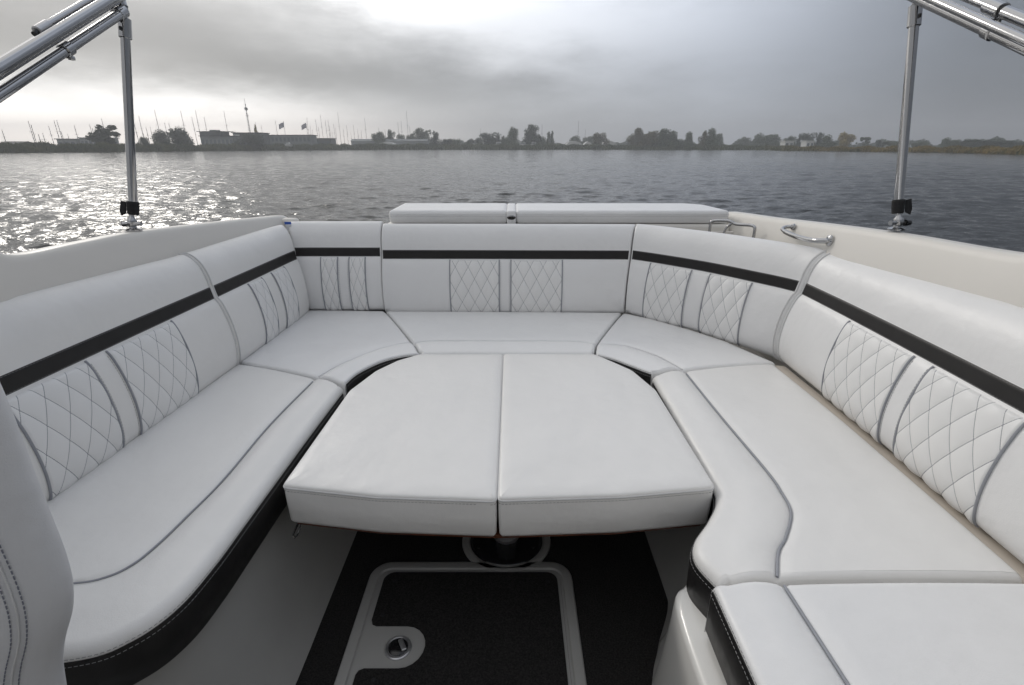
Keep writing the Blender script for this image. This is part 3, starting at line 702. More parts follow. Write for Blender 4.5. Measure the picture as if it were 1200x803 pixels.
def frame_side(s, A, B, lay):
    A = Vector(A); B = Vector(B); d_ = (B-A).normalized(); up = Vector((0, 0, 1)); up = (up-d_*up.dot(d_)).normalized(); sd_ = d_.cross(up)
    for (u, w_, r, q0, q1) in lay:
        a = A+up*u+sd_*w_; MB().tube([a+d_*q0, a+d_*q1], r, 20).build('tube', 'chrome', cf)
    return A, d_, up, sd_
# left: two tubes side by side with a third on top; ends above the stay
A, d_, up, sd_ = frame_side(-1, (-1.28, 1.434, 1.499), (-1.28, 1.946, 1.773), [(.0, 0, .0190, -1.1, 1.5), (-.040, .004, .0140, -1.1, .56), (.030, .010, .0095, .18, 1.45), (.020, .045, .0150, -1.1, .62)])
cl = MB(); c0 = A+d_*.245+up*(-.040)+sd_*.004; cl.tube([c0-d_*.016, c0-d_*.014, c0+d_*.014, c0+d_*.016], [.016, .0185, .0185, .016], 20); cl.build('clamp', 'chrome', cf)
MB().box(tuple(c0-up*.022), (.012, .018, .012), .003).build('clamp_bolt', 'chrome', cf)
c0 = A+d_*.205+up*.030+sd_*.010; MB().tube([c0-d_*.030, c0-d_*.028, c0+d_*.022, c0+d_*.024], [.009, .0125, .0125, .0105], 18).build('end_fitting', 'steel_dull', cf)
MB().tube([c0-d_*.042-up*.004, c0-d_*.028], [.008, .008], 12).build('end_plug', 'blackplastic', cf)
br = MB(); c0 = A+d_*.560+up*(-.040); br.tube([c0-d_*.02, c0-d_*.018, c0+d_*.018, c0+d_*.02], [.016, .020, .020, .016], 20); br.box(tuple(Vector((-1.28, 1.971, 1.752))), (.012, .030, .045), .004); br.build('hinge_bracket', 'chrome', cf)
A, d_, up, sd_ = frame_side(1, (1.249, 1.434, 1.553), (1.249, 1.946, 1.793), [(.0, 0, .0165, -1.1, 1.5), (.046, -.004, .0150, -1.1, .10), (.046, -.004, .0125, .10, 1.45), (.022, -.036, .0120, -1.1, .6)])
c0 = A+d_*.115; MB().tube([c0-d_*.016, c0-d_*.014, c0+d_*.012, c0+d_*.014], [.0175, .0205, .0205, .0175], 20).build('clamp', 'chrome', cf)
MB().tube([c0+up*.010, c0+up*.040], [.011, .009], 12).build('clamp_post', 'chrome', cf)
c0 = A+d_*.135+up*.046-sd_*.004; MB().tube([c0-d_*.026, c0-d_*.024, c0+d_*.030, c0+d_*.034], [.014, .0185, .0185, .014], 20).build('end_fitting', 'chrome', cf)
MB().tube([c0-d_*.036, c0-d_*.026], [.012, .014], 14).build('end_plug', 'blackplastic', cf)
MB().box((1.262, 1.882, 1.768), (.012, .030, .042), .004).build('hinge_bracket', 'blackplastic', cf)

# ------------------------------------------------------------------ helm seat at the left edge
hs = thing('helm_seat', (-.8, .53, .2), 'tall white helm seat back with grey double stitching at the left edge', 'helm seat')
kx = .85
sil = [(1.22, -.735), (1.15, -.722), (1.08, -.712), (1.024, -.706), (.958, -.704), (.90, -.705), (.814, -.706), (.733, -.706), (.69, -.708), (.646, -.714), (.59, -.731), (.532, -.760), (.49, -.778), (.444, -.792), (.30, -.82)]
sil = [(a, b-.007) for a, b in sil]; sil = catmull(sil, 70)
sect = catmull([(-.55, .675), (-.12, .672), (-.05, .668), (-.015, .658), (-.003, .645), (.0, .630), (-.006, .612), (-.022, .596), (-.048, .582), (-.085, .572), (-.14, .564), (-.30, .558), (-.55, .556)], 240)
sc_ = lambda x, y, z: (x*kx, y*kx, CAMZ+(z-CAMZ)*kx)
G = [[sc_(xs+dx, y, z) for dx, y in sect] for z, xs in sil]
top = [[sc_(sil[0][1]+dx-.03, .64+(y-.64)*.6, 1.235) for dx, y in sect], [sc_(sil[0][1]+dx-.10, .62, 1.238) for dx, y in sect]]
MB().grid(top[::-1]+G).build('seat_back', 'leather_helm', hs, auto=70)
def helm_line(dx):
    k = 60+int(np.argmin(np.abs(sect[60:, 0]-dx)+(sect[60:, 1] > .612)*9)); y = sect[k, 1]; t_ = sect[k+1]-sect[k-1]; t_ /= np.linalg.norm(t_); nx, ny = -t_[1], t_[0]
    if ny > 0: nx, ny = -nx, -ny
    return [sc_(xs+sect[k, 0]+nx*.0015, y+ny*.0015, z) for z, xs in sil[3:]]
st = MB(); dashes(st, helm_line(-.030), .0055, .003, .0009); st.build('stitching', 'thread', hs)
st = MB(); dashes(st, helm_line(-.050), .0055, .003, .0009); st.build('stitching', 'thread', hs)
MB().tube(helm_line(-.040), .0012, 6).build('seam', 'piping_light', hs)
MB().tube(helm_line(-.10), .0030, 8).build('piping', 'piping_light', hs)

# ------------------------------------------------------------------ water
def water():
    hw = CAMZ-WATER_Z
    na = 1300; A_ = np.radians(np.linspace(-64, 64, na))
    rs = [1.3]
    while rs[-1] < 420: rs.append(rs[-1]+max(.028, .0062*rs[-1]))
    rs = np.array(rs); nr_ = len(rs)
    Rg, Ag = np.meshgrid(rs, A_, indexing='ij'); x = Rg*np.sin(Ag); y = Rg*np.cos(Ag); z = np.zeros_like(x)
    dr = np.maximum(.028, .0062*Rg)
    rg = np.random.default_rng(5)
    for i in range(64):
        lam = .26*(1.062**i)*rg.uniform(.9, 1.1)          # .26 m to about 11 m
        th = radians(200+rg.normal(0, 34)); kx_, ky_ = 2*pi/lam*sin(th), 2*pi/lam*cos(th)
        amp = .0066*lam**.58*np.exp(-(lam/2.6)**2*.9)/1.0
        fade = np.clip((lam/dr-2.2)/2.0, 0, 1)
        ph = kx_*x+ky_*y+rg.uniform(0, 6.28)+.8*np.sin(.21*x/ max(lam, .5)+.33*y/max(lam, .5)+i)
        z += fade*amp*(np.sin(ph)+.22*np.cos(2*ph))
    me = bpy.data.meshes.new('water'); co = np.stack([x, y, z], -1).reshape(-1, 3).astype(np.float32)
    # the rest of the disc, coarse and flat
    A2 = np.radians(np.linspace(64, 296, 60)); r2 = np.array([1.3, 30, 200, 420]); r3 = np.array([420.0, 1500.0]); A3 = np.radians(np.linspace(0, 360, 181))
    quads = []
    i, j = np.meshgrid(np.arange(nr_-1), np.arange(na-1), indexing='ij'); q = i*na+j
    quads.append(np.stack([q, q+na, q+na+1, q+1], -1).reshape(-1, 4)); base = len(co); cos_ = [co]
    for rr_, AA in ((r2, A2), (r3, A3)):
        Rq, Aq = np.meshgrid(rr_, AA, indexing='ij'); c_ = np.stack([Rq*np.sin(Aq), Rq*np.cos(Aq), 0*Rq], -1).reshape(-1, 3); cos_.append(c_)
        i, j = np.meshgrid(np.arange(len(rr_)-1), np.arange(len(AA)-1), indexing='ij'); q = base+i*len(AA)+j
        quads.append(np.stack([q, q+len(AA), q+len(AA)+1, q+1], -1).reshape(-1, 4)); base += len(c_)
    co = np.concatenate(cos_).astype(np.float32); F_ = np.concatenate(quads).astype(np.int32)[:, ::-1]
    me.vertices.add(len(co)); me.vertices.foreach_set('co', co.ravel())
    me.loops.add(F_.size); me.loops.foreach_set('vertex_index', F_.ravel())
    me.polygons.add(len(F_)); me.polygons.foreach_set('loop_start', np.arange(0, F_.size, 4, dtype=np.int32))
    me.polygons.foreach_set('use_smooth', np.ones(len(F_), dtype=bool))
    me.update(calc_edges=True); me.materials.append(M['water'])
    o = bpy.data.objects.new('lake_water', me); COL.objects.link(o); o.location = (0, 0, WATER_Z); tag(o, kind='structure')
water()

# ------------------------------------------------------------------ far shore
SH = [(-80, 200), (-60, 196), (-45, 208), (-36, 226), (-25, 286), (-12, 322), (0, 334), (18, 333), (24, 318), (25.2, 300), (26.5, 262), (32, 232), (38, 208), (43, 168), (50, 150), (80, 140)]
def shore_r(a): return float(np.interp(a, [p[0] for p in SH], [p[1] for p in SH]))
def land():
    secs = []
    for a in np.linspace(-80, 80, 330):
        r0 = shore_r(a)+random.uniform(-.6, .6); q = radians(a)
        secs.append([(r*sin(q), r*cos(q), z) for r, z in ((r0, -.75), (r0+.5, -.15), (r0+3, .15), (r0+20, .3), (900, .4), (6000, .5))])
    o = MB().grid(secs).build('far_bank', 'land', None, (0, 0, 0)); tag(o, kind='structure')
land()
def reeds():
    nb = 90000; rg = np.random.default_rng(3)
    a = rg.uniform(-68, 68, nb); rr0 = np.interp(a, [p[0] for p in SH], [p[1] for p in SH])
    dpt = rg.exponential(5, nb); r = rr0+.2+np.minimum(dpt, 25)
    right = np.clip((a-20)/9, 0, 1)
    hh = (2.75+.35*np.sin(a*.9)*np.sin(a*2.3+1)+.2*np.sin(a*5.1)+.6*np.clip((a+30)/25, 0, 1))*(1-right)+(1.75+.3*np.sin(a*3.1))*right
    hh *= np.where(a > 2, 1-.16*np.clip((a-2)/8, 0, 1)*(1-right), 1)
    hh *= (.45+.55*np.clip(dpt/6, 0, 1))*rg.uniform(.7, 1.12, nb)
    w = rg.uniform(.10, .30, nb)*(1+rr0/400)
    q = np.radians(a); x = r*np.sin(q); y = r*np.cos(q)
    th = rg.uniform(0, pi, nb); lx = rg.normal(0, .12, nb)*hh; ly = rg.normal(0, .12, nb)*hh
    cx, sx = np.cos(th)*w, np.sin(th)*w; z0 = -.35
    P = np.zeros((nb, 4, 3)); P[:, 0] = np.stack([x-cx, y-sx, 0*x+z0], -1); P[:, 1] = np.stack([x+cx, y+sx, 0*x+z0], -1)
    P[:, 2] = np.stack([x+cx*.8+lx, y+sx*.8+ly, z0+hh*.75], -1); P[:, 3] = np.stack([x-cx*.2+lx*1.3, y-sx*.2+ly*1.3, z0+hh], -1)
    me = bpy.data.meshes.new('reed_bed'); me.vertices.add(nb*4); me.vertices.foreach_set('co', P.astype(np.float32).ravel())
    me.loops.add(nb*4); me.loops.foreach_set('vertex_index', np.arange(nb*4, dtype=np.int32)); me.polygons.add(nb); me.polygons.foreach_set('loop_start', np.arange(0, nb*4, 4, dtype=np.int32))
    me.update(calc_edges=True)
    at = me.attributes.new('tan', 'FLOAT', 'POINT'); tv = np.clip((a-24)/6, 0, 1)*np.clip(rg.normal(.75, .3, nb), 0, 1)
    at.data.foreach_set('value', np.repeat(tv, 4).astype(np.float32))
    me.materials.append(M['reed']); o = bpy.data.objects.new('reed_bed', me); COL.objects.link(o); tag(o, kind='stuff'); o['label'] = 'green and tan reeds along the far bank'; o['category'] = 'reeds'
reeds()

# world position of something on the far side, from its bearing in the photograph (1200 px wide) and its distance
def far(px, extra):
    u = px-600; v0 = 168-401.5; fy = 600*cos(PITCH)-v0*sin(PITCH); a = math.degrees(atan2(u, fy)); D = shore_r(a)+extra; q = radians(a)
    return D*sin(q), D*cos(q), D
def zat(py, px, Yv):
    v_ = py-401.5; return CAMZ-Yv*(600*sin(PITCH)+v_*cos(PITCH))/(600*cos(PITCH)-v_*sin(PITCH))
def mpp(Yv, py=160):      # metres per photo pixel at forward distance Y
    v_ = py-401.5; return Yv/(600*cos(PITCH)-v_*sin(PITCH))

# ------------------------------------------------------------------ trees
def crown_mesh(kind, seed, mat, nleaf=4200):
    rg = np.random.default_rng(seed); me = bpy.data.meshes.new('crown')
    # unit tree: height 1, radius about .4
    if kind == 'round': blobs = [(rg.normal(0, .17), rg.normal(0, .17), rg.uniform(.20, .80), rg.uniform(.15, .24)) for _ in range(20)]
    elif kind == 'solid': blobs = [(rg.normal(0, .10), rg.normal(0, .10), rg.uniform(.25, .72), rg.uniform(.22, .30)) for _ in range(12)]
    elif kind == 'loose': blobs = [(rg.normal(0, .22), rg.normal(0, .2), rg.uniform(.22, .88), rg.uniform(.08, .15)) for _ in range(24)]
    elif kind == 'tall': blobs = [(rg.normal(0, .06)*(1.3-h_), rg.normal(0, .06), h_, .05+.13*(1-h_)) for h_ in np.linspace(.14, .93, 12)]
    elif kind == 'cone': blobs = [(rg.normal(0, .02), rg.normal(0, .02), h_, .03+.26*(1-h_)) for h_ in np.linspace(.15, .95, 10)]
    elif kind == 'dense': blobs = [(rg.normal(0, .19)*(1.25-h_), rg.normal(0, .17), h_, .12+.17*(1-h_)) for h_ in np.linspace(.10, .86, 20)]
    else: blobs = [(rg.uniform(-.42, .42), rg.normal(0, .1), rg.uniform(.2, .62), rg.uniform(.16, .3)) for _ in range(12)]
    bl = np.array(blobs); pk = rg.choice(len(bl), nleaf, p=bl[:, 3]**2/np.sum(bl[:, 3]**2))
    dirn = rg.normal(0, 1, (nleaf, 3)); dirn /= np.linalg.norm(dirn, axis=1, keepdims=True); rad = rg.uniform(.3, 1.12, nleaf)**.6
    C = bl[pk, :3]+dirn*(bl[pk, 3]*rad)[:, None]*np.array([1.0, 1.0, .95]); C[:, 2] = np.maximum(C[:, 2], .03)
    s_ = rg.uniform(.018, .042, nleaf); a = rg.normal(0, 1, (nleaf, 3)); a /= np.linalg.norm(a, axis=1, keepdims=True); b = np.cross(a, dirn); b /= np.linalg.norm(b, axis=1, keepdims=True)+1e-6
    P = np.stack([C-a*s_[:, None], C-b*s_[:, None]*.6, C+a*s_[:, None], C+b*s_[:, None]*.7], 1)
    me.vertices.add(nleaf*4); me.vertices.foreach_set('co', P.astype(np.float32).ravel()); me.loops.add(nleaf*4); me.loops.foreach_set('vertex_index', np.arange(nleaf*4, dtype=np.int32))
    me.polygons.add(nleaf); me.polygons.foreach_set('loop_start', np.arange(0, nleaf*4, 4, dtype=np.int32)); me.update(calc_edges=True); me.materials.append(M[mat]); q = C[:, 0]; me['w'] = float(np.percentile(q, 97)-np.percentile(q, 3)); me['h'] = float(np.percentile(C[:, 2], 99.5)); return me
def trunk_mesh(seed):
    rg = random.Random(seed); mb = MB(); mb.tube([(0, 0, 0), (.005, 0, .2), (rg.uniform(-.02, .02), 0, .45), (rg.uniform(-.03, .03), .01, .75)], [.028, .022, .016, .004], 7)
    for k in range(6):
        a = rg.uniform(0, 6.28); h_ = rg.uniform(.22, .5); l = rg.uniform(.15, .32); mb.tube([(0, 0, h_), (cos(a)*l*.5, sin(a)*l*.5, h_+l*.45), (cos(a)*l, sin(a)*l, h_+l*.95)], [.012, .008, .003], 5)
    me = bpy.data.meshes.new('trunk'); me.from_pydata(mb.v, [], mb.f); me.materials.append(M['bark']); return me
TR = [trunk_mesh(i) for i in range(4)]; CR = {}
tree_n = 0
def tree(px, wpx, ytop, kind, mat, extra, label, name=None, ybase=169):
    global tree_n; tree_n += 1
    x, y, D = far(px, extra); z1 = zat(ytop, px, y); h = z1-0.1; wm = wpx*mpp(y)
    key = (kind, mat, tree_n % 3)
    if key not in CR: CR[key] = crown_mesh(kind, 100+len(CR), mat)
    nm = name or {'tall': 'poplar_tree', 'cone': 'conifer_tree', 'bush': 'bush'}.get(kind, 'leafy_tree')
    root = thing(nm, (x, y, .1), label, 'bush' if kind == 'bush' else 'tree', 'trees on the far bank')
    sx = wm/CR[key]['w']; h = h/CR[key]['h']
    rz_ = random.uniform(-.5, .5)
    o = bpy.data.objects.new('crown', CR[key]); COL.objects.link(o); o.parent = root; o.scale = (sx, sx, h); o.rotation_euler.z = rz_
    if kind != 'bush':
        o = bpy.data.objects.new('trunk', TR[tree_n % 4]); COL.objects.link(o); o.parent = root; o.scale = (min(sx, h), min(sx, h), h*.95); o.rotation_euler.z = rz_
TREES = [
 (124, 27, 147, 'loose', 'leaf_dark', 12, 'gappy round tree left of the left canopy pole, among the masts'),
 (168, 11, 161, 'bush', 'leaf_dark', 14, 'low dark bush just right of the left canopy pole'),
 (191, 13, 153, 'solid', 'leaf_dark', 14, 'smaller of the two dark round trees between the left pole and the clubhouse'),
 (213, 20, 150, 'solid', 'leaf_dark', 14, 'larger of the two dark round trees between the left pole and the clubhouse'),
 (292, 28, 157, 'bush', 'leaf_dark', 6, 'dark bushy tree in front of the gabled marina hall'),
 (302, 6, 148, 'cone', 'leaf_yellow', 30, 'slender yellow green tree rising beside the gabled marina hall'),
 (444, 13, 155, 'round', 'leaf_mid', 40, 'small round tree above the left half of the long low shed'),
 (458, 10, 153, 'dense', 'leaf_mid', 40, 'pointed tree just left of the tallest bare mast by the shed'),
 (470, 14, 158, 'dense', 'leaf_mid', 42, 'low tree right behind the tallest mast by the shed'),
 (482, 9, 157, 'round', 'leaf_mid', 40, 'small tree right of the tallest mast by the shed'),
 (495, 20, 151, 'dense', 'leaf_mid', 45, 'tall pointed tree behind the right end of the long low shed'),
 (511, 17, 155, 'dense', 'leaf_dark', 12, 'dark tree at the water right of the long low shed'),
 (524, 10, 163, 'bush', 'leaf_dark', 16, 'low bush beside the dark tree right of the shed'),
 (533, 14, 163, 'bush', 'leaf_mid', 30, 'low bush in the gap right of the shed'),
 (556, 16, 162, 'bush', 'leaf_dark', 30, 'low bushes left of the broad tree in the middle of the bank'),
 (573, 22, 156, 'round', 'leaf_dark', 22, 'broad tree in the middle of the bank left of two small conifers'),
 (584, 5, 157, 'cone', 'leaf_dark', 22, 'first small conifer between the broad tree and the tall pair'),
 (590, 7, 160, 'cone', 'leaf_dark', 22, 'second, wider small conifer left of the tall pair'),
 (601, 18, 150, 'dense', 'leaf_mid', 14, 'left tree of the tall pair in the middle of the bank'),
 (622, 19, 147, 'dense', 'leaf_dark', 14, 'right and tallest tree of the tall pair in the middle of the bank'),
 (636, 12, 161, 'round', 'leaf_mid', 60, 'pale low tree right of the tall pair'),
 (643, 4, 155, 'tall', 'leaf_mid', 50, 'left of two slim poplars right of the tall pair'),
 (647, 4, 154, 'tall', 'leaf_mid', 50, 'right of two slim poplars right of the tall pair'),
 (675, 16, 160, 'round', 'leaf_mid', 90, 'pale distant tree behind the white tents'),
 (690, 12, 160, 'round', 'leaf_mid', 100, 'pale distant tree behind the right part of the white tents'),
 (702, 14, 156, 'round', 'leaf_olive', 20, 'lone round tree in front of the white tents'),
 (747, 22, 151, 'dense', 'leaf_olive', 8, 'leftmost tree of the dense autumn grove'),
 (762, 20, 154, 'round', 'leaf_olive', 10, 'second tree from the left in the dense autumn grove'),
 (778, 22, 152, 'dense', 'leaf_mid', 9, 'tallest tree in the right half of the dense autumn grove'),
 (789, 14, 156, 'round', 'leaf_mid', 8, 'rightmost tree of the dense autumn grove'),
 (807, 14, 155, 'dense', 'leaf_mid', 10, 'lone tree between the grove and the airy pair'),
 (824, 10, 154, 'dense', 'leaf_olive', 8, 'airy left tree of the pair right of the grove'),
 (833, 12, 151, 'dense', 'leaf_mid', 8, 'taller right tree of the pair right of the grove'),
 (841, 9, 157, 'round', 'leaf_mid', 60, 'pale tree behind the airy pair right of the grove'),
 (872, 12, 161, 'round', 'leaf_mid', 150, 'small distant tree left of the brushy thicket'),
 (889, 14, 157, 'round', 'leaf_mid', 100, 'brushy thicket tree, left half of the thicket'),
 (901, 20, 158, 'round', 'leaf_mid', 100, 'brushy thicket tree, right half of the thicket'),
 (926, 12, 160, 'round', 'leaf_mid', 130, 'tree behind the left white farm house'),
 (936, 7, 158, 'dense', 'leaf_dark', 120, 'narrow tree between the two white farm houses'),
 (945, 14, 156, 'round', 'leaf_dark', 125, 'broad tree above the right white farm house'),
 (959, 8, 156, 'dense', 'leaf_dark', 120, 'upright tree just right of the right white farm house'),
 (969, 14, 159, 'round', 'leaf_mid', 120, 'rounded grey green tree left of the yellow tree'),
 (992, 15, 156, 'round', 'leaf_yellow', 110, 'the only broad yellow autumn tree, left of the right canopy pole'),
 (1013, 10, 161, 'loose', 'leaf_mid', 140, 'thin tree right of the yellow tree'),
 (1031, 7, 164, 'round', 'leaf_dark', 140, 'tiny round tree close to the right canopy pole'),
 (1048, 20, 165, 'bush', 'leaf_mid', 160, 'low bushes behind the right canopy pole'),
 (1078, 14, 166, 'bush', 'leaf_mid', 160, 'low bush just right of the right canopy pole'),
 (1109, 12, 162, 'round', 'leaf_mid', 160, 'round tree halfway between the right pole and the edge'),
 (1120, 10, 164, 'round', 'leaf_mid', 160, 'lower tree right beside the halfway tree'),
 (1129, 8, 165, 'round', 'leaf_dark', 165, 'tiny tree left of the long dark copse'),
 (1143, 18, 163, 'round', 'leaf_dark', 160, 'left tree of the long dark copse at the right'),
 (1157, 18, 163, 'round', 'leaf_dark', 160, 'middle tree of the long dark copse at the right'),
 (1171, 12, 165, 'round', 'leaf_dark', 160, 'right tree of the long dark copse at the right'),
 (1187, 16, 165, 'round', 'leaf_dark', 160, 'last full tree before the right edge'),
 (1200, 10, 166, 'round', 'leaf_dark', 160, 'tree cut by the right edge of the view'),
]
for T in TREES: tree(*T)
# distant wood that reads as one line
def wood():
    nb = 26000; rg = np.random.default_rng(8); a = rg.uniform(-10, 66, nb); r = 520+rg.uniform(0, 60, nb); q = np.radians(a)
    top_ = 5.0+2.2*np.sin(a*1.7)*np.sin(a*.61+1)+1.4*np.sin(a*4.3)
    z = rg.uniform(.2, 1, nb)*top_; C = np.stack([r*np.sin(q), r*np.cos(q), z], -1); s_ = rg.uniform(.5, 1.1, nb)
    d1 = rg.normal(0, 1, (nb, 3)); d1 /= np.linalg.norm(d1, axis=1, keepdims=True); d2 = rg.normal(0, 1, (nb, 3)); d2 /= np.linalg.norm(d2, axis=1, keepdims=True)
    P = np.stack([C-d1*s_[:, None], C-d2*s_[:, None], C+d1*s_[:, None], C+d2*s_[:, None]], 1)
    me = bpy.data.meshes.new('distant_wood'); me.vertices.add(nb*4); me.vertices.foreach_set('co', P.astype(np.float32).ravel()); me.loops.add(nb*4); me.loops.foreach_set('vertex_index', np.arange(nb*4, dtype=np.int32))
    me.polygons.add(nb); me.polygons.foreach_set('loop_start', np.arange(0, nb*4, 4, dtype=np.int32)); me.update(calc_edges=True); me.materials.append(M['leaf_dark'])
    o = bpy.data.objects.new('distant_wood', me); COL.objects.link(o); tag(o, 'faint grey green line of far-off trees on the horizon', 'wood', kind='stuff')
wood()

# ------------------------------------------------------------------ marina buildings
def wall_box(root, name, mat, x0, x1, y, dep, z0, z1, rz=0): MB().box(((x0+x1)/2, y+dep/2, (z0+z1)/2), (x1-x0, dep, z1-z0), 0).build(name, mat, root, smooth=False)
def bx(px0, px1, ytop, ybot, extra):
    x, y, D = far((px0+px1)/2, extra); m_ = mpp(y, 163); cx = ((px0+px1)/2-600)*m_*1.0
    k = y/(600*cos(PITCH)+238*sin(PITCH)); return (px0-600)*k, (px1-600)*k, y, zat(ytop, 0, y), zat(ybot, 0, y)
def building(name, label, px0, px1, ytop, extra, wmat='bld_mid', rmat='roof', nwin=6, gable=False, dep=10, cat='building', winrow=(.35, .75), over=.5):
    x0, x1, y, z1, _ = bx(px0, px1, ytop, 168, extra); root = thing(name, ((x0+x1)/2, y+dep/2, .2), label, cat, 'buildings on the far bank')
    zt_ = z1-(1.4 if gable else .35)
    wall_box(root, 'wall', wmat, x0, x1, y, dep, .2, zt_)
    if gable:
        mb = MB(); xm0, xm1 = x0-over, x1+over
        mb.add([(xm0, y-over, zt_), (xm1, y-over, zt_), (xm1, y+dep+over, zt_), (xm0, y+dep+over, zt_), (xm0, y+dep/2, z1), (xm1, y+dep/2, z1)], [(0, 1, 5, 4), (2, 3, 4, 5), (0, 4, 3), (1, 2, 5), (3, 2, 1, 0)]); mb.build('roof', rmat, root, smooth=False)
    else: wall_box(root, 'roof', rmat, x0-over, x1+over, y-over, dep+2*over, zt_, z1)
    w_ = (x1-x0)/nwin if nwin else 0
    for k in range(nwin):
        a = x0+w_*(k+.2); MB().box((a+w_*.3, y-.03, .2+(zt_-.2)*sum(winrow)/2), (w_*.6, .1, (zt_-.2)*(winrow[1]-winrow[0])), 0).build('window', 'glass', root, smooth=False)
    return root, x0, x1, y, zt_, z1
r_, x0, x1, y, a_, b_ = building('clubhouse', 'dark two-storey clubhouse with a flat overhanging roof, left of the gabled hall', 235, 273, 159, 30, nwin=8)
wall_box(r_, 'upper_storey', 'bld_dark', x0-.5, x0+(x1-x0)*.62, y+1, 8, b_, zat(154.5, 0, y)); wall_box(r_, 'upper_roof', 'roof', x0-1.2, x0+(x1-x0)*.80, y, 10, zat(154.5, 0, y), zat(153.8, 0, y)); wall_box(r_, 'roof_box', 'bld_mid', x0+(x1-x0)*.22, x0+(x1-x0)*.42, y+3, 4, zat(153.8, 0, y), zat(152, 0, y))
r_, x0, x1, y, a_, b_ = building('marina_hall', 'gabled marina hall with a white left end, behind the dark bushy tree', 274, 306, 155.3, 30, wmat='bld_dark', nwin=3, winrow=(.5, .8))
wall_box(r_, 'white_end', 'bld_white', x0+.4, x0+(x1-x0)*.24, y-.25, .2, 1.0, a_-.6)
building('office_building', 'longest flat-roofed grey office block, right of the gabled hall below the two flags', 308, 364, 158, 36, wmat='bld_mid', nwin=12, winrow=(.55, .85))
building('storage_building', 'low dark annex at the right end of the long office block', 364.5, 387, 162, 36, wmat='bld_dark', nwin=4)
building('long_shed', 'long low shed with a dark shallow roof below several round trees', 411, 500, 162.8, 34, wmat='bld_pale', rmat='bld_mid', nwin=8, gable=True, winrow=(.3, .6))
building('boat_shed', 'pale grey boat shed left of the gappy round tree', 93, 118, 161, 60, wmat='bld_pale', rmat='bld_pale', nwin=5)
building('small_warehouse', 'small pale warehouse among the masts far left', 66, 88, 162.5, 70, wmat='bld_pale', rmat='bld_mid', nwin=3)
building('low_barn', 'low dark barn roof at the far left edge behind the reeds', -10, 15, 165.5, 30, wmat='bld_dark', nwin=2, gable=True)
building('farm_house', 'left of the two small white farm houses in the distance', 921, 931, 165, 110, wmat='bld_white', rmat='bld_white', nwin=2, dep=6)
building('farm_house', 'right of the two small white farm houses in the distance', 946, 955, 165, 110, wmat='bld_white', rmat='bld_white', nwin=2, dep=6)
def tent(px0, px1, ytop, extra, label):
    x0, x1, y, z1, _ = bx(px0, px1, ytop, 168, extra); root = thing('storage_tent', ((x0+x1)/2, y+4, .2), label, 'tent', 'white tents on the far bank')
    prof = [(-1, 0), (-1, .55), (-.7, .82), (0, 1), (.7, .82), (1, .55), (1, 0)]; w_ = (x1-x0)/2; cx = (x0+x1)/2; h = z1-.2
    MB().grid([[(cx+a*w_, yy, .2+b*h) for a, b in prof] for yy in (y, y+8)]).build('canvas', 'bld_white', root, auto=20)
    MB().add([(cx+a*w_, y+.05, .2+b*h) for a, b in prof], [tuple(range(7))]).build('end_wall', 'bld_white', root, smooth=False)
    wall_box(root, 'door', 'bld_mid', cx-w_*.25, cx+w_*.25, y-.05, .08, .2, .2+h*.55)
tent(664, 682, 165, 24, 'left white storage tent behind the lone round tree'); tent(685, 694, 166, 26, 'middle, smallest white storage tent right behind the lone round tree'); tent(706, 723, 165, 24, 'right white storage tent beside the lone round tree')
tent(442, 462, 166.2, 26, 'low white tent in front of the long shed')
def cruiser(px, wpx, extra, label, hcab=1.0):
    x, y, D = far(px, extra); L = wpx*mpp(y); root = thing('moored_boat', (x, y, .9), label, 'boat', 'boats laid up on the far bank')
    MB().grid([[(x+a*L/2, y+b*w_, z) for a in (-1, -.6, 0, .6, 1)] for (b, z, w_) in ((-1, 2.6, 1.3), (-1, 1.6, 1.1), (0, 1.2, 0), (1, 1.6, 1.1), (1, 2.6, 1.3))]+[[(x+a*L/2, y-1.3, 2.6) for a in (-1, -.6, 0, .6, 1)]]).build('hull', 'bld_white', root, auto=30)
    MB().box((x-L*.05, y, 2.6+.55*hcab), (L*.5, 1.9, 1.1*hcab), .15).build('cabin', 'bld_white', root)
    MB().box((x-L*.05, y-.96, 2.75+.5*hcab), (L*.42, .04, .4*hcab), 0).build('window', 'glass', root, smooth=False)
cruiser(585, 12, 10, 'white cruiser left of the tall tree pair below the small conifers', 1.3); cruiser(613, 13, 8, 'white cruiser between and below the tall tree pair'); cruiser(626, 10, 10, 'white cruiser below the tallest tree', 1.3); cruiser(338, 7, 3, 'tiny white boat at the reeds below the long office block', .6); cruiser(541, 13, 16, 'pale boat behind the reeds in the gap right of the shed', .6); cruiser(557, 10, 16, 'pale boat left of the broad tree in the middle of the bank', .5)

# ------------------------------------------------------------------ masts, flags, light tower
def mast_at(pxt, pyt, extra):
    # top seen at (pxt, pyt); the foot stands straight below it
    u = pxt-600; v_ = pyt-401.5; fy = 600*cos(PITCH)-v_*sin(PITCH); a = math.degrees(atan2(u, fy)); D = shore_r(a)+extra; q = radians(a); y = D*cos(q)
    return D*sin(q), y, zat(pyt, 0, y)
MG = 'masts of the sailing boats in the marina'
def masts(lst, label):
    for pxt, pyt in lst:
        x, y, z = mast_at(pxt, pyt, 60+random.uniform(-14, 20)); root = thing('sailboat_mast', (x, y, .3), label, 'mast', MG)
        rk = random.uniform(-.012, .012)*z
        MB().tube([(x, y, .3), (x+rk, y, z)], [.13, .08], 6).build('spar', 'mast', root)
        MB().tube([(x+rk*.6-.9, y, .3+(z-.3)*.62), (x+rk*.6+.9, y, .3+(z-.3)*.62)], .05, 5).build('spreader', 'mast', root)
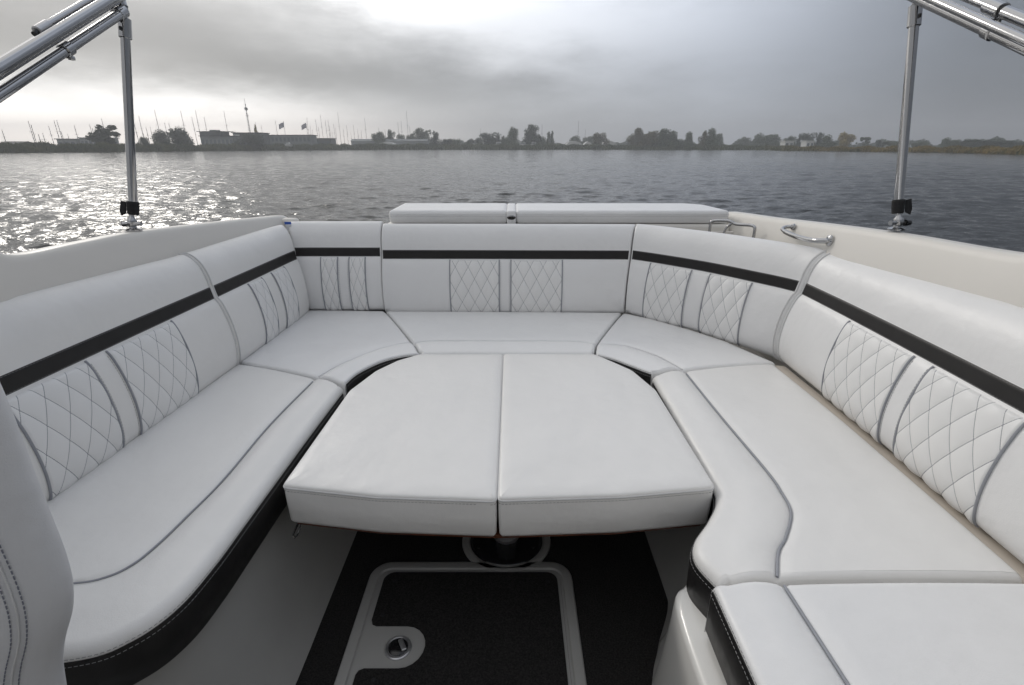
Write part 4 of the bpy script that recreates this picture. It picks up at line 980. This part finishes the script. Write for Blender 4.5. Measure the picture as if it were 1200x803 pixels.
masts([(2, 152), (33, 142), (36, 146)], 'thin bare mast at the far left edge, left of the small warehouse')
masts([(57, 148), (63, 141), (66.5, 141), (50, 156), (72, 155), (87, 147), (45, 157), (79, 157)], 'thin bare mast above the small pale warehouse, left of the gappy round tree')
masts([(105, 146), (108, 150), (119, 139)], 'thin bare mast directly behind the gappy round tree')
masts([(157, 143), (162, 136), (171, 149), (176, 149), (168, 156)], 'thin bare mast just right of the left canopy pole')
masts([(181, 129)], 'tall bare mast above the smaller dark round tree')
masts([(193, 144), (198, 144), (212, 130), (225, 137)], 'thin bare mast behind the larger dark round tree')
masts([(229, 129), (239, 137)], 'thin bare mast above the left part of the dark clubhouse')
masts([(262, 130)], 'tall bare mast above the right end of the dark clubhouse')
masts([(299, 143), (306, 147)], 'thin bare mast behind the slender yellow green tree')
masts([(359, 138), (366, 152), (370, 140), (363, 147), (373, 149)], 'thin bare mast right of the two flags above the office block')
masts([(375.5, 134)], 'tall dark mast above the low annex')
masts([(381, 140), (384, 140), (389, 154), (393, 150), (386, 147), (391, 145)], 'thin bare mast right of the tall dark mast by the annex')
masts([(396, 132)], 'tallest mast between the annex and the long shed')
masts([(406, 147), (411, 155), (419, 151), (402, 151), (414, 147), (423, 153)], 'thin bare mast above the left end of the long shed')
masts([(427, 138)], 'tall mast above the left half of the long shed, left of its trees')
masts([(444, 150), (451, 152), (466, 143), (470, 142), (480, 148), (457, 154), (487, 152)], 'thin bare mast among the small trees above the long shed')
masts([(476.5, 130)], 'tallest dark mast above the long shed')
masts([(563, 151)], 'lone faint mast above the broad tree in the middle')
masts([(631, 148), (635.5, 146)], 'faint mast right of the tallest tree of the tall pair')
masts([(678, 142), (686, 152)], 'very faint distant mast above the white tents')
for px, py, lab in ((333, 147, 'left flag on its pole above the long office block'), (359.5, 148, 'right flag on its pole above the long office block')):
    x, y, z = mast_at(px-1, py-5, 45); root = thing('flagpole', (x, y, .3), lab, 'flag', 'flags above the office block')
    MB().tube([(x, y, .3), (x, y, z)], [.12, .09], 6).build('pole', 'mast', root)
    MB().grid([[(x-.1-i*.36, y+.35*sin(i*1.1+j*.3), z-.5-j*.52-.16*i) for j in range(6)] for i in range(9)]).build('flag_cloth', 'flag', root)
for px, py in ((322.5, 141),):
    masts([(px, py)], 'bare pole left of the left flag')
x, y, z = mast_at(286.5, 117, 60); root = thing('radio_mast', (x, y, .3), 'tall lattice radio mast with a round drum, above the gabled hall', 'radio mast')
tw = MB()
for dx, dy in ((-.35, -.2), (.35, -.2), (0, .4)): tw.tube([(x+dx*1.6, y+dy, .3), (x+dx*.4, y+dy*.4, z-2)], .09, 5)
for k in range(16):
    h = .3+(z-2.3)*k/16; h2 = .3+(z-2.3)*(k+1)/16; w_ = .56-.42*k/16; tw.tube([(x-w_, y-.2, h), (x+w_, y-.2, h2)], .05, 4); tw.tube([(x+w_, y-.2, h), (x-w_, y-.2, h2)], .05, 4)
tw.build('lattice', 'mast', root); MB().tube([(x, y, z-2.2), (x, y, z+.6)], .08, 5).build('aerial', 'mast', root)
MB().lathe((x, y, z-5.2), [(.01, 0), (.75, 0), (.85, .5), (.85, 1.2), (.01, 1.5)], 12).build('drum', 'bld_mid', root)
MB().tube([(x-.9, y, z-8), (x+.9, y, z-8)], .12, 5).build('cross_arm', 'mast', root)

# ------------------------------------------------------------------ haze
hz = MB().box((0, 350, 17.5), (2600, 1500, 50), 0)
hm = bpy.data.materials.new('haze'); hm.use_nodes = True; tt = hm.node_tree; tt.nodes.clear()
oo = tt.nodes.new('ShaderNodeOutputMaterial'); pv = tt.nodes.new('ShaderNodeVolumePrincipled'); pv.inputs['Color'].default_value = (.93, .95, .98, 1); pv.inputs['Density'].default_value = .0011; pv.inputs['Anisotropy'].default_value = .3
tt.links.new(pv.outputs[0], oo.inputs['Volume'])
ho = hz.build('haze', hm, None, (0, 0, 0), smooth=False); tag(ho, kind='stuff')
